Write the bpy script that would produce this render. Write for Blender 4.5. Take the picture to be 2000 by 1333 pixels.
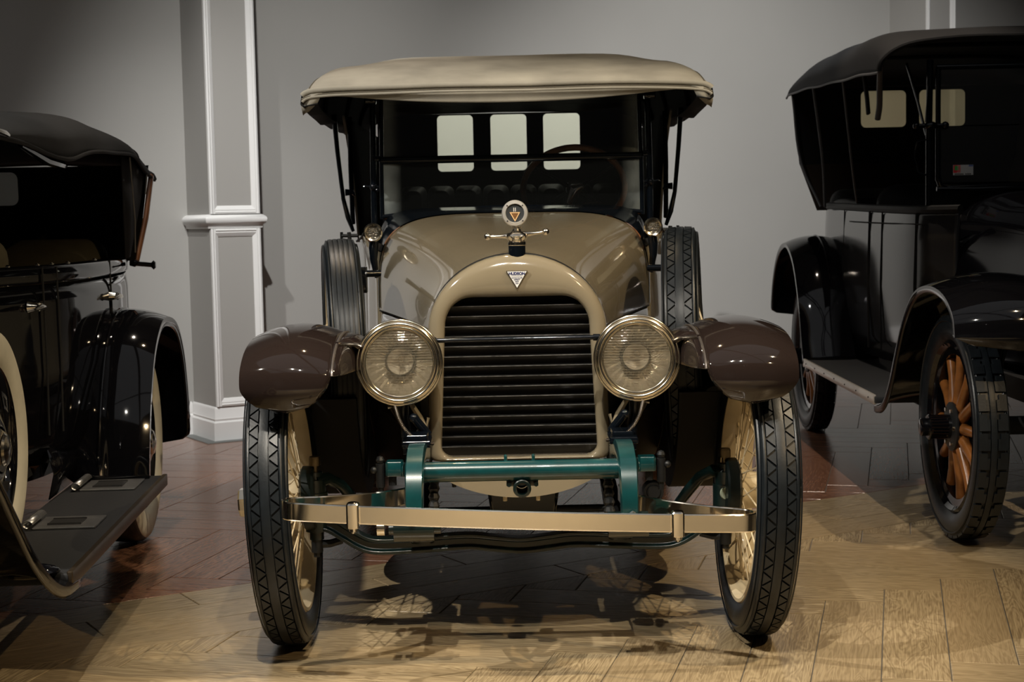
import bpy, bmesh, math, random
from mathutils import Vector, Matrix
random.seed(7)
sc = bpy.context.scene
for o in list(bpy.data.objects):
    bpy.data.objects.remove(o, do_unlink=True)
COL = sc.collection
R = math.radians

# ------------------------------------------------------------------ camera
FPX, CAM_H = 3024.0, 1.228
PITCH, ROLL = math.atan(239.5 / FPX), R(1.15)
cam = bpy.data.cameras.new('camera')
cam.sensor_width = 36.0
cam.lens = FPX / 2000.0 * 36.0
cam.clip_start, cam.clip_end = 0.05, 100
cam.dof.use_dof = True
cam.dof.focus_distance = 4.3
cam.dof.aperture_fstop = 9.0
camo = bpy.data.objects.new('camera', cam)
COL.objects.link(camo)
fw = Vector((0, math.cos(PITCH), -math.sin(PITCH)))
up0 = Vector((0, math.sin(PITCH), math.cos(PITCH)))
rt0 = Vector((1, 0, 0))
cup = up0 * math.cos(ROLL) + rt0 * math.sin(ROLL)
crt = rt0 * math.cos(ROLL) - up0 * math.sin(ROLL)
mw = Matrix((crt, cup, -fw)).transposed().to_4x4()
mw.translation = Vector((0, 0, CAM_H))
camo.matrix_world = mw
sc.camera = camo

# ------------------------------------------------------------------ world, lamps, exposure
sc.view_settings.view_transform = 'Standard'
sc.view_settings.look = 'None'
sc.view_settings.gamma = 1.0
sc.view_settings.use_curve_mapping = False
sc.view_settings.exposure = 0.0
wd = bpy.data.worlds.new('world'); sc.world = wd
wd.use_nodes = True
wd.node_tree.nodes['Background'].inputs[0].default_value = (0.8, 0.85, 1.0, 1)
wd.node_tree.nodes['Background'].inputs[1].default_value = 0.01

def spot(loc, aim, watts, cone, col=(1, 0.93, 0.83), rad=0.035, blend=0.6):
    l = bpy.data.lights.new('lamp_or_fill_spot', 'SPOT')
    l.energy = watts; l.spot_size = R(cone); l.spot_blend = blend
    l.shadow_soft_size = rad; l.color = col
    o = bpy.data.objects.new('lamp_or_fill_spot', l); COL.objects.link(o)
    o.location = loc
    d = Vector(aim) - Vector(loc)
    o.rotation_euler = d.to_track_quat('-Z', 'Y').to_euler()
    return o
# ceiling spots in front of and beside the cars
spot((-3.0, 2.9, 4.3), (-0.1, 4.9, 0.4), 760, 44, (1, 0.93, 0.82), .025)
spot((2.6, 3.4, 4.3), (0.1, 4.9, 0.4), 430, 46, (1, 0.80, 0.53), .025)
spot((3.3, 0.6, 4.3), (0.1, 5.1, 0.3), 330, 34, (1, 0.72, 0.40), .025)
spot((0.2, 1.3, 4.5), (0.1, 5.0, 0.6), 330, 38, (1, 0.93, 0.82), .025)
spot((-0.3, 6.4, 4.6), (0.0, 4.5, 0.0), 60, 60, (1, 0.75, 0.45))
spot((-0.5, 1.7, 4.4), (0.0, 4.0, 0.0), 560, 34, (1, 0.91, 0.76), .025)  # fill spot added to brighten the floor ahead of the tan car
# unseen spots added to brighten the rear half of the floor, between the cars
spot((-1.1, 6.9, 4.6), (-1.15, 6.2, 0), 170, 52, (1, 0.86, 0.72))
spot((1.35, 7.3, 4.6), (1.5, 7.0, 0), 260, 44, (1, 0.84, 0.68))
# unseen spots added over the aisle, to brighten what bumper and headlamps reflect
spot((-1.2, -0.8, 4.4), (-.9, .7, 0), 1300, 46)
spot((1.4, -0.6, 4.4), (1.0, .9, 0), 1350, 46, (1, .92, .80))
# spots washing the back wall
spot((2.2, 6.3, 5.0), (2.1, 11.2, .7), 1050, 62, (1, 0.975, 0.94), .05, 1.0)
spot((-0.9, 4.6, 5.0), (-0.5, 9.7, .5), 850, 48, (1, 0.975, 0.94), .05, 1.0)
spot((-3.6, 4.8, 5.0), (-2.5, 8.8, 0.2), 60, 44, (1, 0.975, 0.94), .05, 1.0)
spot((-1.9, 5.0, 5.0), (-1.55, 8.75, .9), 430, 30, (1, 0.975, 0.94), .05, 1.0)  # fill spot added to brighten the pilaster's white trim
# unseen spot added between car and wall, to brighten the rear windows
spot((0.5, 9.5, 3.9), (0.0, 8.1, 1.60), 300, 40, (1, 0.97, 0.93))
# unseen spots added behind the viewer, to brighten reflections in metal and headlamps
spot((3.6, -1.2, 4.9), (6.0, -3.4, .8), 170, 80, (1, 0.95, 0.88), .05)
spot((0.2, -2.2, 4.9), (2.2, -5.0, .8), 170, 80, (1, 0.95, 0.88), .05)
spot((-3.2, -3.8, 4.9), (-1.6, -7.0, .8), 140, 80, (1, 0.95, 0.88), .05)
# general hall light from the high ceiling
al = bpy.data.lights.new('hall_light', 'AREA'); al.energy = 30; al.size = 7; al.size_y = 7; al.shape = 'RECTANGLE'
al.color = (0.95, 0.97, 1.0)
alo = bpy.data.objects.new('hall_light', al); COL.objects.link(alo); alo.location = (0, 2.5, 5.4)

# ------------------------------------------------------------------ materials
MATS = {}
def lin(h):
    h = h.lstrip('#'); v = [int(h[i:i + 2], 16) / 255 for i in (0, 2, 4)]
    return tuple(c / 12.92 if c <= .04045 else ((c + .055) / 1.055) ** 2.4 for c in v)
def mat(name, col, rough=.5, metal=0., coat=0., spec=.5, var=0., vscale=6., bump=0., bscale=60., trans=0., ior=1.45, stretch=None, croug=.03, col2=None):
    if name in MATS: return MATS[name]
    m = bpy.data.materials.new(name); m.use_nodes = True
    nt = m.node_tree; b = nt.nodes['Principled BSDF']; L = nt.links
    b.inputs['Base Color'].default_value = (*col, 1)
    b.inputs['Roughness'].default_value = rough
    b.inputs['Metallic'].default_value = metal
    b.inputs['Coat Weight'].default_value = coat
    b.inputs['Coat Roughness'].default_value = croug
    b.inputs['Specular IOR Level'].default_value = spec
    b.inputs['IOR'].default_value = ior
    b.inputs['Transmission Weight'].default_value = trans
    if var or bump:
        tc = nt.nodes.new('ShaderNodeTexCoord')
        mp = nt.nodes.new('ShaderNodeMapping')
        if stretch: mp.inputs['Scale'].default_value = stretch
        L.new(tc.outputs['Object'], mp.inputs[0])
    if var:
        n = nt.nodes.new('ShaderNodeTexNoise'); n.inputs['Scale'].default_value = vscale; n.inputs['Detail'].default_value = 6
        L.new(mp.outputs[0], n.inputs['Vector'])
        r = nt.nodes.new('ShaderNodeValToRGB')
        r.color_ramp.elements[0].position = .3; r.color_ramp.elements[1].position = .7
        c2 = col2 if col2 else tuple(c * (1 - var) for c in col)
        r.color_ramp.elements[0].color = (*c2, 1)
        r.color_ramp.elements[1].color = (*[min(1, c * (1 + var * .5)) for c in col], 1)
        L.new(n.outputs['Fac'], r.inputs[0]); L.new(r.outputs[0], b.inputs['Base Color'])
    if bump:
        n2 = nt.nodes.new('ShaderNodeTexNoise'); n2.inputs['Scale'].default_value = bscale; n2.inputs['Detail'].default_value = 4
        L.new(mp.outputs[0], n2.inputs['Vector'])
        bp = nt.nodes.new('ShaderNodeBump'); bp.inputs['Strength'].default_value = bump; bp.inputs['Distance'].default_value = .002
        L.new(n2.outputs['Fac'], bp.inputs['Height']); L.new(bp.outputs[0], b.inputs['Normal'])
    MATS[name] = m
    return m
TAN = mat('tan_paint', (.212, .178, .120), .12, coat=.7, croug=.02, var=.06, vscale=3)
BROWN = mat('brown_paint', (.017, .0115, .010), .05, spec=.8)
BLACK = mat('black_paint', (.003, .003, .004), .05, spec=.7)
NAVY = mat('navy_black_paint', (.003, .0045, .007), .10, spec=.6)
SATIN = mat('satin_black', (.009, .008, .0075), .35, spec=.6, var=.3, vscale=20)
UNDER = mat('underside_black', (.006, .006, .006), .7)
TEAL = mat('teal_paint', (.003, .046, .050), .28, coat=.8, var=.25, vscale=25)
DTEAL = mat('dark_teal_paint', (.003, .011, .011), .3, coat=.7, var=.4, vscale=18)
CREAM = mat('cream_paint', (.60, .50, .33), .4, coat=.3, var=.12, vscale=12)
NICKEL = mat('polished_nickel', (.86, .80, .70), .15, metal=1, bump=.03, bscale=25)
CHROME = mat('chrome', (.88, .88, .88), .18, metal=1)
BRASSY = mat('warm_nickel', (.90, .82, .67), .16, metal=1)
RUBBER = mat('tyre_rubber', (.008, .011, .014), .38, var=.3, vscale=30, bump=.15, bscale=150)
WHITEW = mat('whitewall_rubber', (.60, .57, .46), .6, var=.12, vscale=10)
CANVAS = mat('tan_canvas', (.325, .312, .270), .9, var=.27, vscale=5, bump=.25, bscale=220)
CANVASD = mat('stitched_seam', (.10, .09, .07), .9)
LINING = mat('black_lining', (.008, .008, .008), .9)
BCANVAS = mat('black_canvas', (.006, .0065, .008), .8, var=.3, vscale=9, bump=.3, bscale=200)
LEATHER = mat('black_leather', (.012, .012, .012), .6, spec=.3, bump=.3, bscale=60)
OLIVE = mat('olive_upholstery', (.10, .085, .05), .8, var=.2, vscale=15)
WOOD = mat('walnut_wood', (.34, .15, .07), .3, coat=.6, var=.45, vscale=14, stretch=(1, 1, .2))
AMBER = mat('varnished_wood', (.27, .10, .025), .3, coat=.6, var=.5, vscale=12)
BROWNLIN = mat('brown_curtain', (.035, .022, .014), .9, var=.25, vscale=8)
WHITE = mat('white_trim_paint', (.84, .84, .83), .45)
GREYFIELD = mat('panel_paint', (.40, .39, .37), .8, bump=.05, bscale=90)
SNICK = mat('satin_nickel', (.82, .80, .76), .33, metal=.7)
ALU = mat('brushed_aluminium', (.50, .50, .49), .35, metal=1, var=.15, vscale=40)
RADCORE = mat('radiator_core', (.004, .004, .004), .8)
BOARDRUB = mat('ribbed_mat', (.012, .013, .015), .6, bump=.3, bscale=80)
INK = mat('blue_ink', (.012, .02, .10), .5)
ENAMEL = mat('white_enamel', (.80, .80, .78), .3, coat=.5)
ORANGE = mat('orange_enamel', (.30, .14, .05), .4)
DIAL = mat('dial_grey', (.045, .05, .055), .35)
PLINTH = mat('plinth_grey', (.17, .18, .175), .6, var=.1)
GREASE = mat('dark_cast_iron', (.010, .011, .012), .45, var=.3, vscale=40)
CELL = None

def celluloid(name, col, emit=0):
    m = bpy.data.materials.new(name); m.use_nodes = True
    nt = m.node_tree; nt.nodes.clear(); L = nt.links
    o = nt.nodes.new('ShaderNodeOutputMaterial')
    t = nt.nodes.new('ShaderNodeBsdfTranslucent'); t.inputs[0].default_value = (*col, 1)
    tr = nt.nodes.new('ShaderNodeBsdfTransparent'); tr.inputs[0].default_value = (*[min(1, c * 1.1) for c in col], 1)
    mx = nt.nodes.new('ShaderNodeMixShader'); mx.inputs[0].default_value = .35
    L.new(t.outputs[0], mx.inputs[1]); L.new(tr.outputs[0], mx.inputs[2]); L.new(mx.outputs[0], o.inputs[0])
    return m
CELL = celluloid('celluloid_window', (.86, .87, .80))
CELLY = celluloid('yellowed_celluloid', (.80, .75, .60))
CELLG = celluloid('grey_celluloid', (.45, .46, .45))

def glass_mat(name, haze=0., tint=(.97, .98, .97), edge=None, rough=.0):
    """window glass: transparent plus mirror reflection by Fresnel; optional milky bloom near the pane's rim"""
    m = bpy.data.materials.new(name); m.use_nodes = True
    nt = m.node_tree; nt.nodes.clear(); L = nt.links
    o = nt.nodes.new('ShaderNodeOutputMaterial')
    tr = nt.nodes.new('ShaderNodeBsdfTransparent'); tr.inputs[0].default_value = (*tint, 1)
    gl = nt.nodes.new('ShaderNodeBsdfGlossy'); gl.inputs['Roughness'].default_value = rough
    fr = nt.nodes.new('ShaderNodeFresnel'); fr.inputs[0].default_value = 1.5
    mx = nt.nodes.new('ShaderNodeMixShader')
    L.new(fr.outputs[0], mx.inputs[0]); L.new(tr.outputs[0], mx.inputs[1]); L.new(gl.outputs[0], mx.inputs[2])
    df = nt.nodes.new('ShaderNodeBsdfDiffuse'); df.inputs[0].default_value = (.55, .62, .62, 1)
    mx2 = nt.nodes.new('ShaderNodeMixShader')
    if edge:
        tc = nt.nodes.new('ShaderNodeTexCoord'); sp = nt.nodes.new('ShaderNodeSeparateXYZ')
        L.new(tc.outputs['Object'], sp.inputs[0])
        ab = nt.nodes.new('ShaderNodeMath'); ab.operation = 'ABSOLUTE'; L.new(sp.outputs['X'], ab.inputs[0])
        mr = nt.nodes.new('ShaderNodeMapRange'); mr.inputs[1].default_value = edge - .055; mr.inputs[2].default_value = edge
        mr.inputs[3].default_value = 0; mr.inputs[4].default_value = .34
        L.new(ab.outputs[0], mr.inputs[0])
        n = nt.nodes.new('ShaderNodeTexNoise'); n.inputs['Scale'].default_value = 14; n.inputs['Detail'].default_value = 6
        L.new(tc.outputs['Object'], n.inputs['Vector'])
        mu = nt.nodes.new('ShaderNodeMath'); mu.operation = 'MULTIPLY'; L.new(mr.outputs[0], mu.inputs[0]); L.new(n.outputs['Fac'], mu.inputs[1])
        ad = nt.nodes.new('ShaderNodeMath'); ad.operation = 'ADD'; L.new(mu.outputs[0], ad.inputs[0]); ad.inputs[1].default_value = haze
        L.new(ad.outputs[0], mx2.inputs[0])
    else:
        mx2.inputs[0].default_value = haze
    L.new(mx.outputs[0], mx2.inputs[1]); L.new(df.outputs[0], mx2.inputs[2]); L.new(mx2.outputs[0], o.inputs[0])
    return m
GLASS = glass_mat('windshield_glass', .005, edge=.475)
GLASS2 = glass_mat('plain_glass', .01)

def lens_mat():
    m = glass_mat('fluted_lens_glass', .055, (1, .97, .91), rough=.04)
    nt = m.node_tree; L = nt.links
    tc = nt.nodes.new('ShaderNodeTexCoord')
    w = nt.nodes.new('ShaderNodeTexWave'); w.bands_direction = 'Z'; w.inputs['Scale'].default_value = 42; w.inputs['Distortion'].default_value = .6
    L.new(tc.outputs['Object'], w.inputs['Vector'])
    bp = nt.nodes.new('ShaderNodeBump'); bp.inputs['Strength'].default_value = .45; bp.inputs['Distance'].default_value = .003
    L.new(w.outputs['Fac'], bp.inputs['Height'])
    for n in nt.nodes:
        if n.type in ('BSDF_GLOSSY', 'FRESNEL', 'BSDF_DIFFUSE'): L.new(bp.outputs[0], n.inputs['Normal'])
        if n.type == 'BSDF_DIFFUSE': n.inputs[0].default_value = (.8, .72, .55, 1)  # warm diffuse haze put into the glass so the lens looks brighter
    return m
LENS = lens_mat()
REFL = mat('silvered_reflector', (1.0, .96, .88), .16, metal=.5, bump=1.0, bscale=34)
for n_ in REFL.node_tree.nodes:
    if n_.type == 'BUMP': n_.inputs['Distance'].default_value = .007

def plank_mat(name, c1, c2, c3):
    m = bpy.data.materials.new(name); m.use_nodes = True
    nt = m.node_tree; b = nt.nodes['Principled BSDF']; L = nt.links
    tc = nt.nodes.new('ShaderNodeTexCoord'); oi = nt.nodes.new('ShaderNodeObjectInfo')
    vm = nt.nodes.new('ShaderNodeVectorMath'); vm.operation = 'SCALE'; vm.inputs[0].default_value = (37, 91, 13)
    L.new(oi.outputs['Random'], vm.inputs['Scale'])
    ad = nt.nodes.new('ShaderNodeVectorMath'); ad.operation = 'ADD'
    L.new(tc.outputs['Object'], ad.inputs[0]); L.new(vm.outputs[0], ad.inputs[1])
    mp = nt.nodes.new('ShaderNodeMapping'); mp.inputs['Scale'].default_value = (1.3, 9, 9)
    L.new(ad.outputs[0], mp.inputs[0])
    n = nt.nodes.new('ShaderNodeTexNoise'); n.inputs['Scale'].default_value = 1.6; n.inputs['Detail'].default_value = 3; n.inputs['Distortion'].default_value = .5
    L.new(mp.outputs[0], n.inputs['Vector'])
    # growth rings: contour lines of the stretched noise
    mm = nt.nodes.new('ShaderNodeMath'); mm.operation = 'MULTIPLY'; mm.inputs[1].default_value = 95
    L.new(n.outputs['Fac'], mm.inputs[0])
    sn = nt.nodes.new('ShaderNodeMath'); sn.operation = 'SINE'; L.new(mm.outputs[0], sn.inputs[0])
    mp2 = nt.nodes.new('ShaderNodeMapping'); mp2.inputs['Scale'].default_value = (4, 110, 110); L.new(ad.outputs[0], mp2.inputs[0])
    n2 = nt.nodes.new('ShaderNodeTexNoise'); n2.inputs['Scale'].default_value = 2; n2.inputs['Detail'].default_value = 5
    L.new(mp2.outputs[0], n2.inputs['Vector'])
    r1 = nt.nodes.new('ShaderNodeValToRGB')
    r1.color_ramp.elements[0].color = (*c2, 1); r1.color_ramp.elements[1].color = (*c1, 1)
    r1.color_ramp.elements[0].position = .32; r1.color_ramp.elements[1].position = .68
    mixf = nt.nodes.new('ShaderNodeMath'); mixf.operation = 'MULTIPLY_ADD'; mixf.inputs[1].default_value = .11; L.new(sn.outputs[0], mixf.inputs[0]); L.new(n2.outputs['Fac'], mixf.inputs[2])
    L.new(mixf.outputs[0], r1.inputs[0])
    mx = nt.nodes.new('ShaderNodeMix'); mx.data_type = 'RGBA'; mx.inputs[7].default_value = (*c3, 1)
    L.new(r1.outputs[0], mx.inputs[6])
    mr = nt.nodes.new('ShaderNodeMath'); mr.operation = 'MULTIPLY'; mr.inputs[1].default_value = .55; L.new(oi.outputs['Random'], mr.inputs[0])
    L.new(mr.outputs[0], mx.inputs[0])
    L.new(mx.outputs[2], b.inputs['Base Color'])
    b.inputs['Roughness'].default_value = .24
    b.inputs['Specular IOR Level'].default_value = .5
    bp = nt.nodes.new('ShaderNodeBump'); bp.inputs['Strength'].default_value = .12; bp.inputs['Distance'].default_value = .002
    L.new(mixf.outputs[0], bp.inputs['Height']); L.new(bp.outputs[0], b.inputs['Normal'])
    return m
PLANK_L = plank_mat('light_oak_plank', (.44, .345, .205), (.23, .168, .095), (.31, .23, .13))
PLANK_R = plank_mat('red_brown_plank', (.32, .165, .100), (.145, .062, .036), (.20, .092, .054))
GROUT = mat('grout', (.12, .105, .085), .9)
WALLM = mat('wall_paint', (.45, .445, .425), .85, var=.03, vscale=1.5, bump=.04, bscale=120)
CEILM = mat('ceiling_paint', (.20, .20, .20), .9)
WALLD = mat('dark_wall_paint', (.10, .10, .105), .85)
BEAMM = mat('steel_truss_paint', (.03, .03, .03), .6)

# ------------------------------------------------------------------ mesh builder
def cr(pts, n):
    """Catmull-Rom spline through pts, n samples"""
    P = [Vector(p) for p in pts]; out = []
    m = len(P) - 1
    for k in range(n):
        t = k / (n - 1) * m; i = min(int(t), m - 1); u = t - i
        p0 = P[i - 1] if i > 0 else P[0] * 2 - P[1]
        p1, p2 = P[i], P[i + 1]
        p3 = P[i + 2] if i + 2 <= m else P[m] * 2 - P[m - 1]
        out.append(.5 * ((2 * p1) + (p2 - p0) * u + (2 * p0 - 5 * p1 + 4 * p2 - p3) * u * u + (3 * p1 - p0 - 3 * p2 + p3) * u ** 3))
    return out

class MB:
    def __init__(s): s.v = []; s.f = []
    def add(s, vs, fs):
        k = len(s.v); s.v += [tuple(v) for v in vs]; s.f += [tuple(i + k for i in f) for f in fs]; return s
    def box(s, lo, hi, ch=0.):
        (a, b, c), (d, e, f) = lo, hi
        if ch <= 0:
            return s.add([(a, b, c), (d, b, c), (d, e, c), (a, e, c), (a, b, f), (d, b, f), (d, e, f), (a, e, f)],
                         [(0, 3, 2, 1), (4, 5, 6, 7), (0, 1, 5, 4), (1, 2, 6, 5), (2, 3, 7, 6), (3, 0, 4, 7)])
        r = lambda z, q: [(a + q, b, z), (d - q, b, z), (d, b + q, z), (d, e - q, z), (d - q, e, z), (a + q, e, z), (a, e - q, z), (a, b + q, z)]
        def ri(z):
            return [(a + ch, b + ch * .4, z), (d - ch, b + ch * .4, z), (d - ch * .4, b + ch, z), (d - ch * .4, e - ch, z), (d - ch, e - ch * .4, z), (a + ch, e - ch * .4, z), (a + ch * .4, e - ch, z), (a + ch * .4, b + ch, z)]
        return s.loft([ri(c), r(c + ch * .6, ch), r(f - ch * .6, ch), ri(f)], True, True)
    def loft(s, rings, cap0=False, cap1=False, closed=True):
        k = len(s.v); n = len(rings[0])
        for rg in rings: s.v += [tuple(p) for p in rg]
        for i in range(len(rings) - 1):
            for j in range(n if closed else n - 1):
                a = k + i * n + j; b = k + i * n + (j + 1) % n
                s.f.append((a, b, b + n, a + n))
        if cap0: s.f.append(tuple(k + j for j in range(n))[::-1])
        if cap1: s.f.append(tuple(k + (len(rings) - 1) * n + j for j in range(n)))
        return s
    def grid(s, rows): return s.loft(rows, closed=False)
    def tube(s, pts, r, n=10, cap=True, flat=None):
        P = [Vector(p) for p in pts]; m = len(P)
        rr = r if isinstance(r, (list, tuple)) else [r] * m
        rings = []; nrm = None
        for i in range(m):
            t = (P[min(i + 1, m - 1)] - P[max(i - 1, 0)]).normalized()
            if nrm is None:
                a = Vector((0, 0, 1)) if abs(t.z) < .9 else Vector((1, 0, 0))
                nrm = (a - t * a.dot(t)).normalized()
            else:
                nrm = (nrm - t * nrm.dot(t)).normalized()
            bn = t.cross(nrm)
            fx, fy = flat if flat else (1, 1)
            rings.append([P[i] + (nrm * math.cos(2 * math.pi * j / n) * fx + bn * math.sin(2 * math.pi * j / n) * fy) * rr[i] for j in range(n)])
        return s.loft(rings, cap, cap)
    def cyl(s, a, b, r, n=16, r2=None): return s.tube([a, b], [r, r if r2 is None else r2], n)
    def lathe(s, prof, o=(0, 0, 0), ax=(1, 0, 0), n=32, cap0=False, cap1=False, ph=0.):
        o = Vector(o); ax = Vector(ax).normalized()
        a = Vector((0, 0, 1)) if abs(ax.z) < .9 else Vector((1, 0, 0))
        e1 = (a - ax * a.dot(ax)).normalized(); e2 = ax.cross(e1)
        rings = [[o + ax * p[0] + (e1 * math.cos(2 * math.pi * j / n + ph) + e2 * math.sin(2 * math.pi * j / n + ph)) * p[1] for j in range(n)] for p in prof]
        return s.loft(rings, cap0, cap1)
    def ball(s, c, r, n=14, sc_=(1, 1, 1)):
        c = Vector(c); rings = []
        for i in range(n // 2 + 1):
            ph = math.pi * i / (n // 2); q = max(math.sin(ph), .001)
            rings.append([c + Vector((math.cos(2 * math.pi * j / n) * q * sc_[0], math.sin(2 * math.pi * j / n) * q * sc_[1], math.cos(ph) * sc_[2])) * r for j in range(n)])
        return s.loft(rings, True, True)
    def sweep(s, pts, sec, upv=(0, 0, 1), cap=True):
        """closed 2D section (side, up) swept on a path; side is horizontal to the path"""
        P = [Vector(p) for p in pts]; m = len(P); rings = []
        for i in range(m):
            t = (P[min(i + 1, m - 1)] - P[max(i - 1, 0)]).normalized()
            sd = t.cross(Vector(upv)).normalized(); u = sd.cross(t)
            rings.append([P[i] + sd * a + u * b for a, b in sec])
        return s.loft(rings, cap, cap)
    def prism(s, poly, a, b, f):
        """polygon extruded between depth a and b; f(u, v, w) gives the 3D point"""
        return s.loft([[f(u, v, a) for u, v in poly], [f(u, v, b) for u, v in poly]], True, True)
    def xf(s, m):
        s.v = [tuple(m @ Vector(v)) for v in s.v]; return s
    def mesh(s, name, smooth=38, recalc=True):
        me = bpy.data.meshes.new(name); me.from_pydata(s.v, [], s.f); me.validate()
        if recalc:
            bm = bmesh.new(); bm.from_mesh(me); bmesh.ops.recalc_face_normals(bm, faces=bm.faces); bm.to_mesh(me); bm.free()
        if smooth:
            me.polygons.foreach_set('use_smooth', [True] * len(me.polygons))
            me.set_sharp_from_angle(angle=R(smooth))
        me.update(); return me
    def obj(s, name, m, parent=None, smooth=38, bevel=0, solid=0, sub=0, loc=None, rot=None, off=-1):
        me = s.mesh(name, smooth); me.materials.append(m)
        return link(name, me, parent, bevel, solid, sub, loc, rot, off)
def link(name, me, parent=None, bevel=0, solid=0, sub=0, loc=None, rot=None, off=-1):
    o = bpy.data.objects.new(name, me); COL.objects.link(o)
    if parent: o.parent = parent
    if loc: o.location = loc
    if rot: o.rotation_euler = rot
    if solid:
        md = o.modifiers.new('solid', 'SOLIDIFY'); md.thickness = solid; md.offset = off
    if bevel:
        md = o.modifiers.new('bevel', 'BEVEL'); md.width = bevel; md.segments = 2; md.limit_method = 'ANGLE'
    if sub:
        md = o.modifiers.new('sub', 'SUBSURF'); md.levels = md.render_levels = sub
    return o
def thing(name, label, cat, loc=(0, 0, 0), rz=0., group=None, kind=None):
    o = bpy.data.objects.new(name, None); COL.objects.link(o)
    o.empty_display_size = .2
    o.location = loc; o.rotation_euler = (0, 0, rz)
    o['label'] = label
    if cat: o['category'] = cat
    if group: o['group'] = group
    if kind: o['kind'] = kind
    return o
def struct(o, label, cat):
    o['kind'] = 'structure'; o['label'] = label; o['category'] = cat; return o
def rrect(x0, x1, z0, z1, r, k=6):
    """rounded rectangle, anticlockwise, 4*(k+1) points"""
    out = []
    for cx, cz, a0 in ((x1 - r, z0 + r, -90), (x1 - r, z1 - r, 0), (x0 + r, z1 - r, 90), (x0 + r, z0 + r, 180)):
        for i in range(k + 1):
            a = R(a0 + 90 * i / k); out.append((cx + r * math.cos(a), cz + r * math.sin(a)))
    return out
def rect_like(x0, x1, z0, z1, k=6):
    out = []
    for cx, cz, d1, d2 in ((x1, z0, (-1, 0), (0, 1)), (x1, z1, (0, -1), (-1, 0)), (x0, z1, (1, 0), (0, -1)), (x0, z0, (0, 1), (1, 0))):
        for i in range(k + 1):
            out.append((cx, cz))
    return out

# ------------------------------------------------------------------ the hall
PHI = R(31.0)
EX, EY = Vector((math.cos(PHI), math.sin(PHI))), Vector((-math.sin(PHI), math.cos(PHI)))
W0 = Vector((0, 10.16))
def wallspace(o):
    o.location = (W0.x, W0.y, 0); o.rotation_euler = (0, 0, PHI); return o
S0, S1, NF, CH = -12.0, 11.0, -15.0, 5.5
struct(wallspace(MB().box((S0, 0, -.05), (S1, .2, CH)).obj('wall_back', WALLM, smooth=0)), 'warm grey painted museum wall behind the three cars', 'wall')
struct(wallspace(MB().box((S0 - .2, NF, -.05), (S0, .2, CH)).obj('wall_left', WALLM, smooth=0)), 'grey painted side wall of the hall, out of view', 'wall')
struct(wallspace(MB().box((S1, NF, -.05), (S1 + .2, .2, CH)).obj('wall_right', WALLM, smooth=0)), 'grey painted side wall of the hall on the other end', 'wall')
struct(wallspace(MB().box((S0, NF - .2, -.05), (S1, NF, CH)).obj('wall_front', WALLD, smooth=0)), 'dark grey wall of the hall opposite the cars', 'wall')
ceil = struct(wallspace(MB().box((S0, NF, CH), (S1, .2, CH + .2)).obj('ceiling', CEILM, smooth=0)), 'grey hall ceiling with dark steel trusses', 'ceiling')
for k in range(6):
    m = MB(); x = -10.5 + k * 3.9
    for z in (5.35, 4.85):
        m.cyl((x, NF + .3, z), (x, -.3, z), .05, 8)
    ys = [NF + .3 + i * 1.2 for i in range(13)]
    for i, y in enumerate(ys[:-1]):
        a, b = (5.35, 4.85) if i % 2 else (4.85, 5.35)
        m.cyl((x, y, a), (x, ys[i + 1], b), .028, 6)
    m.obj('steel_truss', BEAMM, ceil)
for k in range(3):
    m = MB(); y = -2.4 - k * 4.2
    m.cyl((S0 + .3, y, 4.8), (S1 - .3, y, 4.8), .035, 8)
    m.obj('lighting_track', BEAMM, ceil)

# baseboard of the back wall, in three runs between the pilasters
bb = [(0, 0), (-.022, 0), (-.022, .115), (-.013, .125), (-.016, .135), (-.016, .175), (-.006, .195), (0, .195)]
m = MB()
for a, b in ((S0, -2.2), (-1.885, 3.39), (3.72, S1)):
    m.loft([[(a, y - .001, z) for y, z in bb], [(b, y - .001, z) for y, z in bb]], True, True)
struct(wallspace(m.obj('baseboard_back', WHITE)), 'white moulded baseboard along the back wall', 'baseboard')

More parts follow.
